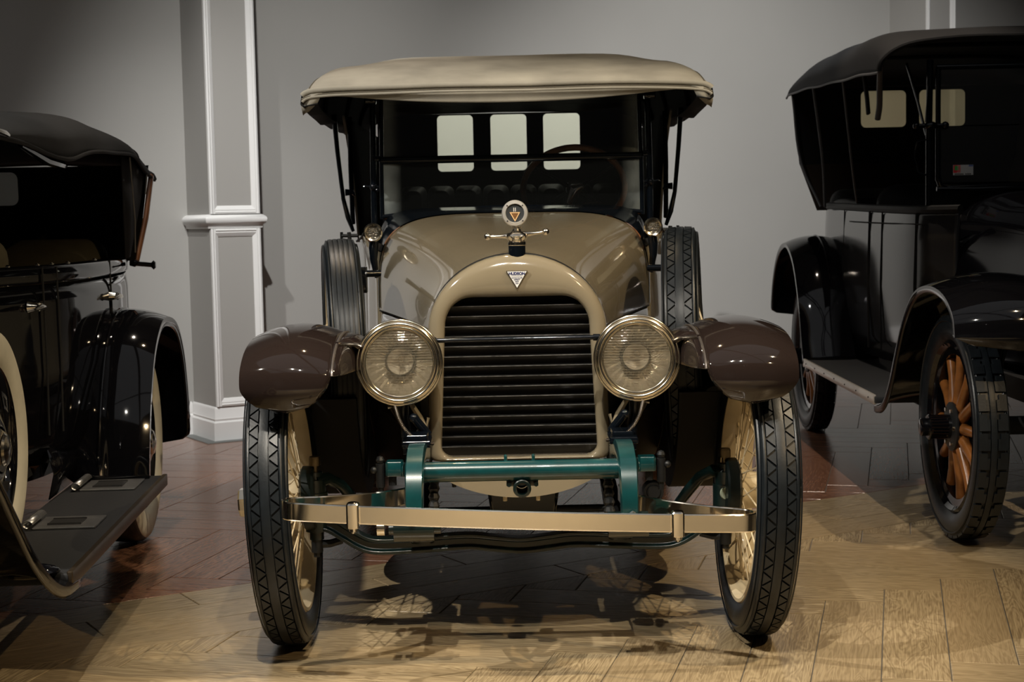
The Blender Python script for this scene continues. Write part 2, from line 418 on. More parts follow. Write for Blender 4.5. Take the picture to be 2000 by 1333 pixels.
def pilaster(name, s0, label):
    s1, n = s0 + .30, .365
    t = wallspace(thing(name, label, 'pilaster', kind='structure'))
    MB().box((s0, -n, 0), (s1, 0, CH - .01)).obj('shaft', GREYFIELD, t, smooth=0)
    def ring(o, z, nn=n):
        return [(s0 - o, 0, z), (s0 - o, -nn - o, z), (s1 + o, -nn - o, z), (s1 + o, 0, z)]
    MB().loft([ring(o, z) for o, z in ((.001, 1.203), (.012, 1.206), (.014, 1.222), (.026, 1.232), (.032, 1.245), (.034, 1.258), (.028, 1.270), (.016, 1.279), (.001, 1.284))], closed=False).obj('chair_rail', WHITE, t, smooth=60)
    MB().loft([ring(o, z) for o, z in ((.022, 0), (.022, .105), (.017, .112), (.013, .114), (.016, .126), (.012, .132), (.012, .18), (.006, .19), (.001, .195))], closed=False).obj('base_moulding', WHITE, t, smooth=35)
    pr = ring(.085, .004); pr0 = ring(.085, -.001)
    MB().loft([pr0, pr], True, True).obj('plinth_strip', PLINTH, t, smooth=0)
    # panel mouldings on the front face: stepped white strips round a grey field
    def strip(ax, a, b, c, d):
        mm = MB(); y = -n
        prof = [(0, 0), (0, -.016), (.010, -.020), (.018, -.014), (.022, -.016), (.036, -.009), (.044, -.004), (.046, 0)]
        if ax == 'v':   # vertical: a = x of outer edge, sign d gives the inward direction
            mm.loft([[(a + d * u, y + w, b) for u, w in prof], [(a + d * u, y + w, c) for u, w in prof]], True, True)
        else:           # horizontal: a = z of outer edge
            mm.loft([[(b, y + w, a + d * u) for u, w in prof], [(c, y + w, a + d * u) for u, w in prof]], True, True)
        mm.obj('panel_moulding', WHITE, t, smooth=30)
    for z0, z1 in ((.197, 1.203), (1.286, CH - .03)):
        strip('v', s0 + .002, z0, z1, 1); strip('v', s1 - .002, z0, z1, -1)
        strip('h', z0, s0 + .03, s1 - .03, 1); strip('h', z1, s0 + .03, s1 - .03, -1)
    return t
pilaster('trim_1', -2.185, 'square pilaster with white panel mouldings left of the tan car')
pilaster('trim_2', 3.405, 'white-moulded pilaster behind the black car at the right edge')

# ------------------------------------------------------------------ floor: herringbone planks in two woods
floor = struct(wallspace(MB().box((S0, NF, -.2), (S1, 0, -.0035)).obj('floor', GROUT, smooth=0)), 'wood plank floor, red-brown herringbone at the back and pale oak in front', 'floor')
BW, BL, GAP = .18, .99, .0032
AL = PHI - R(45)
ca, sa = math.cos(AL), math.sin(AL)
BND = 5.775 * math.cos(PHI)     # distance of the colour boundary along EY from the origin
def side(p): return p[0] * EY.x + p[1] * EY.y
STRIP = .575
def clip(poly, off, keep_above):
    out = []; n = len(poly)
    for i in range(n):
        a, b = poly[i], poly[(i + 1) % n]
        da, db = side(a) - off, side(b) - off
        if not keep_above: da, db = -da, -db
        if da >= 0: out.append(a)
        if da * db < 0:
            t = da / (da - db); out.append((a[0] + (b[0] - a[0]) * t, a[1] + (b[1] - a[1]) * t))
    return out
planks = []     # (polygon in world xy, direction angle, is_red)
def herring(A, org, red):
    for i in range(-75, 75):
        for j in range(-9, 9):
            ox, oy = i * BW - j * BL, i * BW + j * BL
            for (x0, y0, x1, y1, ang) in ((0, 0, BL, BW, AL), (0, BW, BW, BW + BL, AL + math.pi / 2)):
                g = GAP / 2
                q = [(x0 + g, y0 + g), (x1 - g, y0 + g), (x1 - g, y1 - g), (x0 + g, y1 - g)]
                pw = []
                for x, y in q:
                    x += ox - org[0]; y += oy - org[1]
                    pw.append((A[0] + x * ca - y * sa, A[1] + x * sa + y * ca))
                cx = sum(p[0] for p in pw) / 4; cy = sum(p[1] for p in pw) / 4
                if not (-5.5 < cx < 5.5 and .5 < cy < 13): continue
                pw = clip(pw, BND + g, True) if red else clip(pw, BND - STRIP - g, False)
                if red: pw = [p for p in pw]
                if len(pw) < 3: continue
                if red: pw = clip(pw, 10.16 * math.cos(PHI) - .004, False)
                if len(pw) < 3: continue
                ar = abs(sum(pw[k][0] * pw[(k + 1) % len(pw)][1] - pw[(k + 1) % len(pw)][0] * pw[k][1] for k in range(len(pw)))) / 2
                if ar < .0006: continue
                planks.append((pw, ang, red))
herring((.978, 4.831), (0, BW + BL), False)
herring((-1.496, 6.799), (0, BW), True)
for r in range(3):
    w = STRIP / 3; k = -7.0 + r * .37
    while k < 10:
        u0, u1 = k + GAP / 2, k + BL - GAP / 2
        v0, v1 = BND - STRIP + r * w + GAP / 2, BND - STRIP + (r + 1) * w - GAP / 2
        P4 = [(EX.x * u + EY.x * v, EX.y * u + EY.y * v) for u, v in ((u0, v0), (u1, v0), (u1, v1), (u0, v1))]
        c = (sum(p[0] for p in P4) / 4, sum(p[1] for p in P4) / 4)
        if -5.5 < c[0] < 5.5 and .5 < c[1] < 13: planks.append((P4, PHI, False))
        k += BL
def vis(pw):
    cx = sum(p[0] for p in pw) / len(pw); cy = sum(p[1] for p in pw) / len(pw)
    best = 9
    for p in pw + [(cx, cy)]:
        d = max(p[1], .3)
        best = min(best, abs(p[0]) / d)
    return best < .345 and max(p[1] for p in pw) > 3.85 and cy < 9.6
def plank_prism(poly, z0=-.012, z1=0., ch=.0018):
    n = len(poly)
    cx = sum(p[0] for p in poly) / n; cy = sum(p[1] for p in poly) / n
    def inset(p):
        dx, dy = cx - p[0], cy - p[1]; l = math.hypot(dx, dy) or 1
        return (p[0] + dx / l * ch * 1.4, p[1] + dy / l * ch * 1.4)
    return [[(x, y, z0) for x, y in poly], [(x, y, z1 - ch) for x, y in poly], [(*inset(p), z1) for p in poly]]
fi = floor.matrix_basis.inverted()
rest = {True: MB(), False: MB()}
cand = [p for p in planks if vis(p[0])]
cand.sort(key=lambda p: abs(sum(q[1] for q in p[0]) / len(p[0]) - 3.5))
chosen = set(id(p) for p in cand[:290])
shared = {}
nplank = 0
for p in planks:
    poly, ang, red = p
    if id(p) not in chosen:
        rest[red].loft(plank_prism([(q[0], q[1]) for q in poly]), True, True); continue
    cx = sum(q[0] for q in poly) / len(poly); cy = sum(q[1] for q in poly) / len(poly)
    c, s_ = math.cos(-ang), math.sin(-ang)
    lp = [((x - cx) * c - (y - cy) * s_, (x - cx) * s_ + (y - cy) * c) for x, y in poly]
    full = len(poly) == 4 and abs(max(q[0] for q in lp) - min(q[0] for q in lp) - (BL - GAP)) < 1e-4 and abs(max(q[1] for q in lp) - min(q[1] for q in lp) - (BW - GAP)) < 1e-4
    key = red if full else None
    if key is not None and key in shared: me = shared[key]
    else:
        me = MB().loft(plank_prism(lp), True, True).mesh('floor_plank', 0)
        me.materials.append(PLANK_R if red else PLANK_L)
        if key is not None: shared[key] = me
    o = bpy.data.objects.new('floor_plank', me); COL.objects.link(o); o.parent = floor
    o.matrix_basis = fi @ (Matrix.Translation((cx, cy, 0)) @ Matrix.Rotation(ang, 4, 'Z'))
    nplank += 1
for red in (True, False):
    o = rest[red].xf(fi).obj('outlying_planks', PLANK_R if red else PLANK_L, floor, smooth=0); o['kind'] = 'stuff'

# ------------------------------------------------------------------ shared vehicle pieces
TR = .42
def crown(x): return TR - 1.3 * x * x
def tyre_profile(hw=.058, r0=.322):
    h = [(hw * .62, r0), (hw * .86, r0 + .012), (hw, r0 + .042), (hw * .985, r0 + .062), (hw * .9, r0 + .080), (hw * .80, r0 + .0895), (hw * .74, r0 + .0915)]
    return h
_cache = {}
def tyre_mesh(kind):
    if ('t', kind) in _cache: return _cache[('t', kind)]
    h = tyre_profile()
    prof = [(-x, r) for x, r in h] + [(-.038, TR - .0105), (0, TR - .0100), (.038, TR - .0105)] + [(x, r) for x, r in reversed(h)]
    m = MB().lathe(prof, n=72)
    # closing band inside the beads
    m.lathe([(-h[0][0], h[0][1]), (h[0][0], h[0][1])], n=72)
    for sx in (-1, 1):      # thin ribs on the sidewall
        m.lathe([(sx * .0545, .4015), (sx * .0590, .3990), (sx * .0595, .3955), (sx * .0560, .3930)], n=72)
    me = m.mesh('tyre', 35); me.materials.append(RUBBER)
    _cache[('t', kind)] = me; return me
def pt(x, r, th): return (x, r * math.sin(th), r * math.cos(th))
def tread_mesh(kind):
    if ('d', kind) in _cache: return _cache[('d', kind)]
    m = MB()
    def band(a, b, n=72, dz=0):
        m.lathe([(a, crown(a) - .0115), (a, crown(a) - .001 + dz), ((a + b) / 2, crown((a + b) / 2) + dz), (b, crown(b) - .001 + dz), (b, crown(b) - .0115)], n=n)
    if kind == 'zigzag':
        band(-.0115, .0115)
        N = 50; P = 2 * math.pi / N; g = P * .13
        for sx in (-1, 1):
            band(*sorted((sx * .0405, sx * .0475)), dz=-.0025)
            a, b = sx * .0150, sx * .0380
            for k in range(N):
                t0 = k * P
                for tri in (((a, t0 + g), (a, t0 + P - g), (b, t0 + P / 2)), ((b, t0 - P / 2 + g), (b, t0 + P / 2 - g), (a, t0))):
                    lo = [pt(x, crown(x) - .0115, t) for x, t in tri]; hi = [pt(x, crown(x), t) for x, t in tri]
                    m.loft([lo, hi], False, True)
    elif kind == 'ribs':
        for i in range(5):
            c = (i - 2) * .0165; band(c - .0068, c + .0068)
        for sx in (-1, 1): band(*sorted((sx * .0425, sx * .0475)), dz=-.002)
    else:   # blocks with a slotted middle rib
        band(-.010, .010)
        N = 38; P = 2 * math.pi / N
        for sx in (-1, 1):
            for k in range(N):
                t0, t1 = k * P + .012, (k + 1) * P - .012
                for a, b, u0, u1 in ((.0135, .023, t0 + P * .28, t1), (.023, .050, t0, t1)):
                    q = [(sx * a, u0), (sx * b, u0), (sx * b, u1), (sx * a, u1)]
                    m.loft([[pt(x, crown(x) - .0115, t) for x, t in q], [pt(x, crown(x), t) for x, t in q]], False, True)
    me = m.mesh('tread', 25); me.materials.append(RUBBER)
    _cache[('d', kind)] = me; return me
def wire_rim_mesh():
    if 'rim' in _cache: return _cache['rim']
    prof = [(-.044, .330), (-.050, .326), (-.050, .316), (-.040, .309), (-.022, .301), (.022, .301), (.040, .309), (.050, .316), (.050, .326), (.044, .330)]
    m = MB().lathe(prof, n=64)
    m.lathe([(-.044, .330), (.044, .330)], n=64)
    # hub barrel of the wire wheel
    m.lathe([(-.052, .030), (-.052, .074), (-.046, .078), (-.040, .070), (-.02, .055), (.03, .052), (.052, .060), (.060, .080), (.068, .085), (.078, .082), (.092, .066), (.102, .048), (.106, .02)], n=32, cap0=True, cap1=True)
    me = m.mesh('wheel', 35); me.materials.append(CREAM); _cache['rim'] = me; return me
def spoke_meshes():
    if 'sp' in _cache: return _cache['sp']
    out = []
    for xh, rh, xr, d in ((-.046, .072, -.008, .42), (-.046, .072, -.008, -.42), (.068, .083, .012, .45), (.068, .083, .012, -.45)):
        a = Vector((xh, rh * math.sin(d), rh * math.cos(d))); b = Vector((xr, 0, .303))
        m = MB().cyl(a, b, .0024, 6)
        u = (b - a).normalized(); m.cyl(b - u * .022, b, .0042, 6)
        me = m.mesh('spoke', 40); me.materials.append(CREAM); out.append(me)
    _cache['sp'] = out; return out
def wire_wheel(parent, loc, s, camber=0., steer=0., tread='zigzag', single=True, label=None, hub=True, brake=True):
    """wire wheel; the hub cap side looks to s*x"""
    o = link('wheel', wire_rim_mesh(), parent)
    o.rotation_mode = 'QUATERNION'
    M = Matrix.Rotation(steer, 4, 'Z') @ Matrix.Rotation(camber, 4, 'Y')
    if s < 0: M = M @ Matrix.Rotation(math.pi, 4, 'Z')
    o.matrix_basis = Matrix.Translation(loc) @ M
    if label: o['label'] = label
    link('tyre', tyre_mesh(tread), o); link('tread', tread_mesh(tread), o)
    if hub:
        m = MB().lathe([(.100, .028), (.102, .041), (.108, .043), (.130, .043), (.135, .039), (.136, .01)], n=8, cap0=True, cap1=True, ph=R(22))
        m.obj('hub_nut', NICKEL, o, smooth=20)
    if brake:
        MB().lathe([(-.090, .03), (-.090, .088), (-.084, .094), (-.056, .094), (-.050, .086), (-.048, .05)], n=40, cap0=True).obj('hub_flange', mat('hub_black_green', (.003, .007, .007), .3), o)
    sp = spoke_meshes(); N = 11
    if single:
        for q, me in enumerate(sp):
            for k in range(N):
                c = link('spoke', me, o); c.rotation_euler = ((2 * math.pi * (k + q * .25) / N), 0, 0)
    else:
        m = MB()
        for q, me in enumerate(sp):
            for k in range(N):
                rot = Matrix.Rotation(2 * math.pi * (k + q * .25) / N, 4, 'X')
                m.add([rot @ v.co for v in me.vertices], [tuple(p.vertices) for p in me.polygons])
        c = m.obj('wire_spokes', CREAM, o); c['kind'] = 'stuff'
    return o

def arc_path(pts, n):
    """(y, z) control points -> dense points with unit normals (pointing up/out)"""
    P = cr([(0, y, z) for y, z in pts], n); out = []
    for i, p in enumerate(P):
        t = (P[min(i + 1, n - 1)] - P[max(i - 1, 0)]).normalized()
        out.append((p.y, p.z, -t.z, t.y))     # normal: tangent turned to the left of travel
    return out
def fender_rows(pts, xi, xo, n=48, m=17, crown_h=.03, tip=(.12, .2), lip=.018, sgn=1, tail=0., xi_fn=None, xo_fn=None):
    """sheet swept along pts from the front tip; xi/xo inner and outer x, tip radii for outer and inner side"""
    A = arc_path(pts, n); rows = []; s = 0; L = [0]
    for i in range(1, n): s += math.hypot(A[i][0] - A[i - 1][0], A[i][1] - A[i - 1][1]); L.append(s)
    for i, (y, z, ny, nz) in enumerate(A):
        fo = max(0, 1 - max(0, 1 - L[i] / tip[0]) ** 2.6) ** (1 / 2.6) if tip[0] else 1
        fi_ = max(0, 1 - max(0, 1 - L[i] / tip[1]) ** 2.4) ** (1 / 2.4) if tip[1] else 1
        if tail:
            q = s - L[i]
            fo *= math.sqrt(max(0.0004, 1 - max(0, 1 - q / tail) ** 2))
            fi_ *= math.sqrt(max(0.0004, 1 - max(0, 1 - q / tail) ** 2))
        a = xi_fn(y) if xi_fn else xi; b = xo_fn(y) if xo_fn else xo
        c = (a * .5 + b * .5)
        a2 = c + (a - c) * max(fi_, .02); b2 = c + (b - c) * max(fo, .02)
        row = []
        for j in range(m):
            t = j / (m - 1); x = a2 + (b2 - a2) * t
            u = (x - c) / ((b - a) * .5)
            drop = crown_h * u * u
            row.append((sgn * x, y - ny * drop, z - nz * drop))
        # rolled outer lip
        if lip:
            x, yy, zz = row[-1]
            row.append((x, yy - ny * lip * .7, zz - nz * lip * .7)); row.append((x - sgn * lip * .3, yy - ny * lip, zz - nz * lip))
        rows.append(row)
    return rows
def plate_hole(m, cell, hole, r, f, k=6):
    a = rect_like(*cell, k); b = rrect(*hole, r, k)
    m.loft([[f(u, v) for u, v in a], [f(u, v) for u, v in b]])
def cushion(x0, x1, y0, y1, z0, z1, r=.04):
    m = MB(); rings = []
    for i in range(7):
        t = i / 6; q = math.sin(math.pi * min(max(t, .08), .92)) ** .4
        dx = (1 - q) * r * 1.6
        rings.append([(u, y0 + (y1 - y0) * t, v) for u, v in rrect(x0 + dx, x1 - dx, z0 + dx, z1 - dx, min(r, (x1 - x0) * .3, (z1 - z0) * .3), 5)])
    return m.loft(rings, True, True)
def text_mesh(s, size, f, parent, m, name='lettering', bold=0.):
    cu = bpy.data.curves.new('txt', 'FONT'); cu.body = s; cu.size = size; cu.align_x = 'CENTER'; cu.align_y = 'CENTER'; cu.offset = bold; cu.extrude = .0006
    t = bpy.data.objects.new('txt', cu); COL.objects.link(t)
    bpy.context.view_layer.update()
    me = bpy.data.meshes.new_from_object(t.evaluated_get(bpy.context.evaluated_depsgraph_get()))
    bpy.data.objects.remove(t)
    for v in me.vertices: v.co = f(v.co.x, v.co.y, v.co.z)
    me.materials.clear(); me.materials.append(m)
    return link(name, me, parent)

# ------------------------------------------------------------------ the tan touring car in the middle
car = thing('touring_car', 'tan and brown open touring car with canvas top, facing the viewer in the middle', 'car', (.016, 4.49, 0), R(.2))
sym = (-1, 1)
# --- radiator
def half(inner):
    out = []
    if not inner:
        for i in range(5):
            a = R(-90 + 90 * i / 4); out.append((.247 + .020 * math.cos(a), .540 + .020 * math.sin(a)))
        for i in range(1, 9): out.append((.267 - .005 * i / 8, .54 + .36 * i / 8))
        for i in range(1, 15): a = R(90 * i / 14); out.append((.262 * math.cos(a), .90 + .224 * math.sin(a)))
    else:
        for i in range(5):
            a = R(-90 + 90 * i / 4); out.append((.196 + .032 * math.cos(a), .564 + .032 * math.sin(a)))
        for i in range(1, 9): out.append((.228 - .017 * i / 8, .564 + .351 * i / 8))
        for i in range(1, 9): a = R(90 * i / 8); out.append((.130 + .081 * math.cos(a), .915 + .086 * math.sin(a)))
        for i in range(1, 7): out.append((.130 * (1 - i / 6), 1.001))
    return out
def ringof(h): return [(x, z) for x, z in h] + [(-x, z) for x, z in reversed(h[:-1])]
ro, ri = ringof(half(False)), ringof(half(True))
def blend(t, y): return [(a[0] + (b[0] - a[0]) * t, y, a[1] + (b[1] - a[1]) * t) for a, b in zip(ro, ri)]
rad = MB().loft([blend(0, .13), blend(0, .034), blend(.05, .022), blend(.13, .012), blend(.3, .004), blend(.6, 0), blend(.84, .002), blend(.94, .007), blend(1, .016), blend(1.0, .055)]).obj('radiator_shell', TAN, car, smooth=50)
MB().prism([(x * .94, z) for x, z in ringof(half(False))], .062, .125, lambda u, v, w: (u, w, v)).obj('radiator_core', RADCORE, rad)
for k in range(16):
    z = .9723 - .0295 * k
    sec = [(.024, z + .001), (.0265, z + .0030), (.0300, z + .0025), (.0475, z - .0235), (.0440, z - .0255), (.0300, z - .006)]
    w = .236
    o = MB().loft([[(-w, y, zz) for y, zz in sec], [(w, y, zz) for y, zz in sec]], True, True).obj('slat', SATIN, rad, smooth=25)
    o.data.materials.append(mat('pale_edge', (.085, .083, .08), .35, metal=.3, var=.6, vscale=60))
    o.data.polygons[0].material_index = 1  # paler grey on the lip face of each slat
z = .9723 + .0295
# badge
bg = MB().prism([(-.0315, .0), (.0315, .0), (0, -.0525)], -.0045, .0005, lambda u, v, w: (u + .002, w, v + 1.0765)).obj('radiator_badge', mat('badge_rim', (.10, .08, .06), .4, metal=1), car, smooth=0)
MB().prism([(-.0285, -.0016), (.0285, -.0016), (0, -.0492)], -.0056, -.0040, lambda u, v, w: (u + .002, w, v + 1.0765)).obj('enamel_field', ENAMEL, bg, smooth=0)
for s_, sz, zz, mm in (('HUDSON', .0112, 1.0682, .0005), ('MOTOR CAR CO', .0040, 1.0560, .00012), ('DETROIT', .0044, 1.0507, .00012), ('MICH', .0044, 1.0452, .00012), ('U.S.A', .0042, 1.0398, .00012)):
    text_mesh(s_, sz, lambda x, y, w, zz=zz: Vector((x + .002, -.0058 - w, y + zz)), bg, INK, bold=mm)
MB().box((-.0145, -.0062, 1.0606), (.0185, -.0054, 1.0613)).obj('rule_line', INK, bg, smooth=0)
# filler neck, winged cap and dial
fx, fy = .004, .045
cap = MB().lathe([(1.085, .0250), (1.150, .0250), (1.152, .012)], (fx, fy, 0), (0, 0, 1), 24, cap1=True).obj('filler_neck', NAVY, car)
MB().lathe([(1.148, .0245), (1.150, .0262), (1.159, .0262), (1.160, .0245), (1.163, .0250), (1.169, .030), (1.176, .0335), (1.182, .030), (1.187, .020), (1.192, .013), (1.198, .0115), (1.204, .015)], (fx, fy, 0), (0, 0, 1), 28, cap1=True).obj('filler_cap', NICKEL, cap)
for s in sym:
    dz = .0055 * s
    MB().tube([(fx + s * .016, fy, 1.178 + dz * .2), (fx + s * .030, fy, 1.179 + dz * .4), (fx + s * .052, fy, 1.1795 + dz * .7), (fx + s * .078, fy, 1.181 + dz)], [.011, .0075, .0045, .0040], 12).ball((fx + s * .085, fy, 1.1815 + dz), .0104, 16).obj('cap_wing', NICKEL, cap)
cz = 1.243; cx_ = fx - .004
MB().lathe([(.012, .020), (.013, .034), (.006, .0385), (-.006, .0385), (-.013, .036), (-.014, .028), (-.009, .0265)], (cx_, fy, cz), (0, 1, 0), 40, cap0=True).cyl((cx_, fy, 1.200), (cx_, fy, 1.212), .008, 16).obj('dial_bezel', SNICK, cap)
MB().lathe([(-.0085, .0275), (-.0095, .001)], (cx_, fy, cz), (0, 1, 0), 36, cap1=True).obj('dial_face', DIAL, cap)
for a in (45, 135, 225, 315):
    MB().ball((cx_ + .0315 * math.cos(R(a)), fy - .0135, cz + .0315 * math.sin(R(a))), .0024, 8).obj('bezel_screw', GREASE, cap)
ft = lambda u, v, w: (u + cx_, fy - w, v + cz)
tr_o = [(-.0155, .003), (.0155, .003), (0, -.0245)]; tr_i = [(-.0110, .0003), (.0110, .0003), (0, -.0190)]
MB().loft([[ft(u, v, .0098) for u, v in tr_o], [ft(u, v, .0105) for u, v in tr_o], [ft(u, v, .0105) for u, v in tr_i], [ft(u, v, .0098) for u, v in tr_i]]).obj('dial_triangle', mat('dial_cream', (.75, .50, .25), .4), cap, smooth=0)
m = MB()
for k in range(4):
    hw = .0095 - .0022 * k; v = -.0012 - .0038 * k
    m.prism([(-hw, v), (hw, v), (hw - .001, v - .0022), (-hw + .001, v - .0022)], .0096, .0103, ft)
m.obj('dial_print', ORANGE, cap, smooth=0)
MB().prism(rrect(-.0042, -.0022, .0048, .0165, .0009, 2), .0096, .0105, ft).prism(rrect(.0006, .0026, .0048, .0165, .0009, 2), .0096, .0105, ft).obj('dial_tube', ENAMEL, cap, smooth=0)
# --- hood, cowl and lower side panels
def sup(w, b, n, k, K=40, z0=.90):
    a = math.pi * k / K; c, s = math.cos(a), math.sin(a)
    return (w * math.copysign(abs(c) ** (2 / n), c), z0 + b * abs(s) ** (2 / n))
def hoodring(y, K=40):
    t = max(0, (y - .135) / 1.115)
    w = .260 + .240 * t ** 1.12; b = .222 + .128 * t ** .9; n = 2 + 2.3 * t ** 1.4
    return [(x, y, z) for x, z in (sup(w, b, n, k, K) for k in range(K + 1))]
MB().grid([hoodring(.136 + .804 * i / 14) for i in range(15)]).obj('hood', TAN, car, smooth=50)
MB().grid([hoodring(.940 + .310 * i / 6) for i in range(7)]).obj('cowl', TAN, car, smooth=50)
MB().tube([(x * 1.002, y, z + .0005) for x, y, z in hoodring(.1375)], .0042, 6).obj('hood_front_gap', LINING, car)  # black tube added to draw the dark gap between radiator shell and hood
MB().grid([[(x * .985, y, z - .006) for x, y, z in hoodring(.125)], [(x * .985, y, z - .006) for x, y, z in hoodring(.140)]]).obj('radiator_seal', LINING, car)
for s in sym:
    rows = []
    for i in range(16):
        y = .136 + 1.3 * i / 15; t = (y - .135) / 1.115
        w = .260 + .240 * t ** 1.12 if t < 1 else .50 + .05 * (t - 1)
        rows.append([(s * w, y, .893), (s * (w + .002), y, .80), (s * (w - .002), y, .70), (s * (w - .012), y, .60), (s * (w - .03), y, .54)])
    MB().grid(rows).obj('hood_side_panel', TAN, car, smooth=50, solid=.004)
    MB().tube([(s * ((.260 + .240 * (i / 12) ** 1.12) + .0005), .136 + 1.115 * i / 12, .8965) for i in range(13)], .0024, 6).obj('hood_edge_gap', LINING, car)  # dark tube added to draw the gap line under the hood
def wsring(K=40): return [(x, 1.43, z) for x, z in (sup(.512, .375, 8, k, K) for k in range(K + 1))]
c0 = hoodring(1.25)
MB().grid([[(x * 1.004, y - .012, z + .003) for x, y, z in c0], [(x * 1.012, y + .01, z + .008) for x, y, z in c0], [tuple(Vector(a).lerp(Vector(b), .55)) for a, b in zip(c0, wsring())], wsring(), [(x, 1.47, z - .01) for x, y, z in wsring()]]).obj('cowl_band', NAVY, car, smooth=50)
# --- windshield
GY = 1.45
def gb(x): return 1.277 - .11 * x * x
ws = MB().tube([(-.497, GY - .004, 1.4575), (.497, GY - .004, 1.4575)], .0145, 16, flat=(1.0, .7)).obj('windshield_rail', NAVY, car)
for s in sym:
    MB().tube([(s * .527, GY - .01, 1.10), (s * .526, GY - .01, 1.40), (s * .522, GY - .005, 1.70)], .0115, 12).obj('windshield_post', NAVY, ws)
    MB().tube([(s * .497, GY, 1.235), (s * .495, GY, 1.45), (s * .494, GY, 1.465), (s * .489, GY, 1.71)], .008, 10).box((s * .512 - .012, GY - .018, 1.455), (s * .512 + .012, GY + .012, 1.475), .003).obj('side_frame', NAVY, ws)
def flatbar(z, r=.0145): return MB().tube([(-.497, GY - .004, z), (.497, GY - .004, z)], r, 16, flat=(1.0, .7))
MB().tube([(-.497 + .994 * i / 24, GY, gb(-.497 + .994 * i / 24) - .006) for i in range(25)], .009, 10).obj('bottom_rail', NAVY, ws)
flatbar(1.708, .010).obj('top_rail', NAVY, ws)
m = MB()
bot = [(-.488 + .976 * i / 24, gb(-.488 + .976 * i / 24)) for i in range(25)]
m.prism(bot + [(.488, 1.446), (-.488, 1.446)], GY - .002, GY + .003, lambda u, v, w: (u, w, v)).obj('lower_pane', GLASS, ws, smooth=0)
MB().box((-.485, GY - .002, 1.47), (.485, GY + .003, 1.70)).obj('upper_pane', GLASS, ws, smooth=0)
for s in sym:
    MB().ball((s * .527, GY - .022, 1.358), .014, 12).cyl((s * .505, GY - .016, 1.358), (s * .540, GY - .016, 1.358), .007, 10).tube([(s * .535, GY - .02, 1.358), (s * .558, GY - .022, 1.362), (s * .566, GY - .022, 1.357)], [.004, .005, .003], 8).ball((s * .512, GY - .02, 1.346), .008, 10).obj('post_clamp', NAVY, ws)
    MB().box((s * .53 - .022, GY - .02, 1.672), (s * .53 + .022, GY + .01, 1.712), .004).ball((s * .523, GY - .024, 1.700), .007, 10).ball((s * .525, GY - .024, 1.684), .006, 10).obj('top_latch', NAVY, ws)
# --- cowl lamps on their brackets
for s in sym:
    x, y, z = s * .508, 1.15, 1.187
    l = MB().lathe([(.075, .006), (.07, .018), (.05, .028), (.0, .030), (-.012, .031)], (x, y, z), (0, 1, 0), 28, cap0=True).obj('cowl_lamp', NAVY, car)
    MB().lathe([(-.004, .031), (-.008, .0345), (-.016, .0345), (-.021, .030), (-.019, .024), (-.013, .022)], (x, y, z), (0, 1, 0), 32).obj('lamp_rim', BRASSY, l)
    MB().lathe([(-.012, .0235), (-.015, .018), (-.013, .015), (-.017, .012), (-.015, .009), (-.019, .006), (-.020, .001)], (x, y, z), (0, 1, 0), 28, cap1=True).obj('lamp_lens', LENS, l)
    MB().lathe([(-.011, .023), (0, .020), (.012, .012), (.016, .002)], (x, y, z), (0, 1, 0), 24, cap1=True).obj('lamp_reflector', mat('dark_steel', (.14, .13, .12), .25, metal=1), l)
    MB().tube([(x, y + .03, z - .028), (x + s * .003, y + .03, z - .055), (x + s * .004, y + .035, z - .10), (x - s * .004, y + .05, z - .165)], [.016, .018, .014, .008], 12).obj('lamp_bracket', NAVY, l)
# --- body tub
plan = [(.502, 1.26), (.545, 1.45), (.60, 1.75), (.632, 2.2), (.645, 2.8), (.635, 3.25), (.585, 3.55), (.45, 3.72), (.2, 3.78), (0, 3.79)]
pl = [Vector((x, y, 0)) for x, y in plan]
full = cr([(-p.x, p.y, 0) for p in pl] + [(p.x, p.y, 0) for p in reversed(pl[:-1])], 61)
rows = []
for z, o in ((.50, -.05), (.60, -.012), (.80, .0), (1.0, .0), (1.12, -.006), (1.17, -.016)):
    rows.append([(p.x + math.copysign(min(abs(p.x), 1) and o, p.x) if abs(p.x) > .3 else p.x, p.y, z - .0 + (.0 if p.y > 1.5 else -.04 * (z > 1.05))) for p in full])
MB().grid(rows).obj('body_tub', TAN, car, smooth=50, solid=.02)
MB().tube([(p.x * .985, p.y, 1.172 - (.04 if p.y < 1.5 else 0)) for p in full], .014, 8).obj('body_rim', LEATHER, car)
MB().box((-.56, 1.3, .50), (.56, 3.7, .53)).obj('body_floor', UNDER, car, smooth=0)
MB().box((-.50, 1.56, .80), (.50, 1.59, 1.205), .01).obj('dashboard', WOOD, car)
for s in sym:      # door shut lines
    MB().tube([(s * .617, 1.95, 1.15), (s * .618, 1.95, .62)], .003, 6).obj('door_gap', LINING, car)
cushion(-.55, .55, 2.20, 2.36, .75, 1.20, .06).obj('front_seat', LEATHER, car)
for k in range(8):
    x0 = -.56 + k * .14
    cushion(x0 + .003, x0 + .137, 3.38, 3.52, .72, 1.40, .035).obj('rear_seat_back', LEATHER, car)
cushion(-.56, .56, 3.0, 3.40, .70, .90, .05).obj('rear_seat_cushion', LEATHER, car)
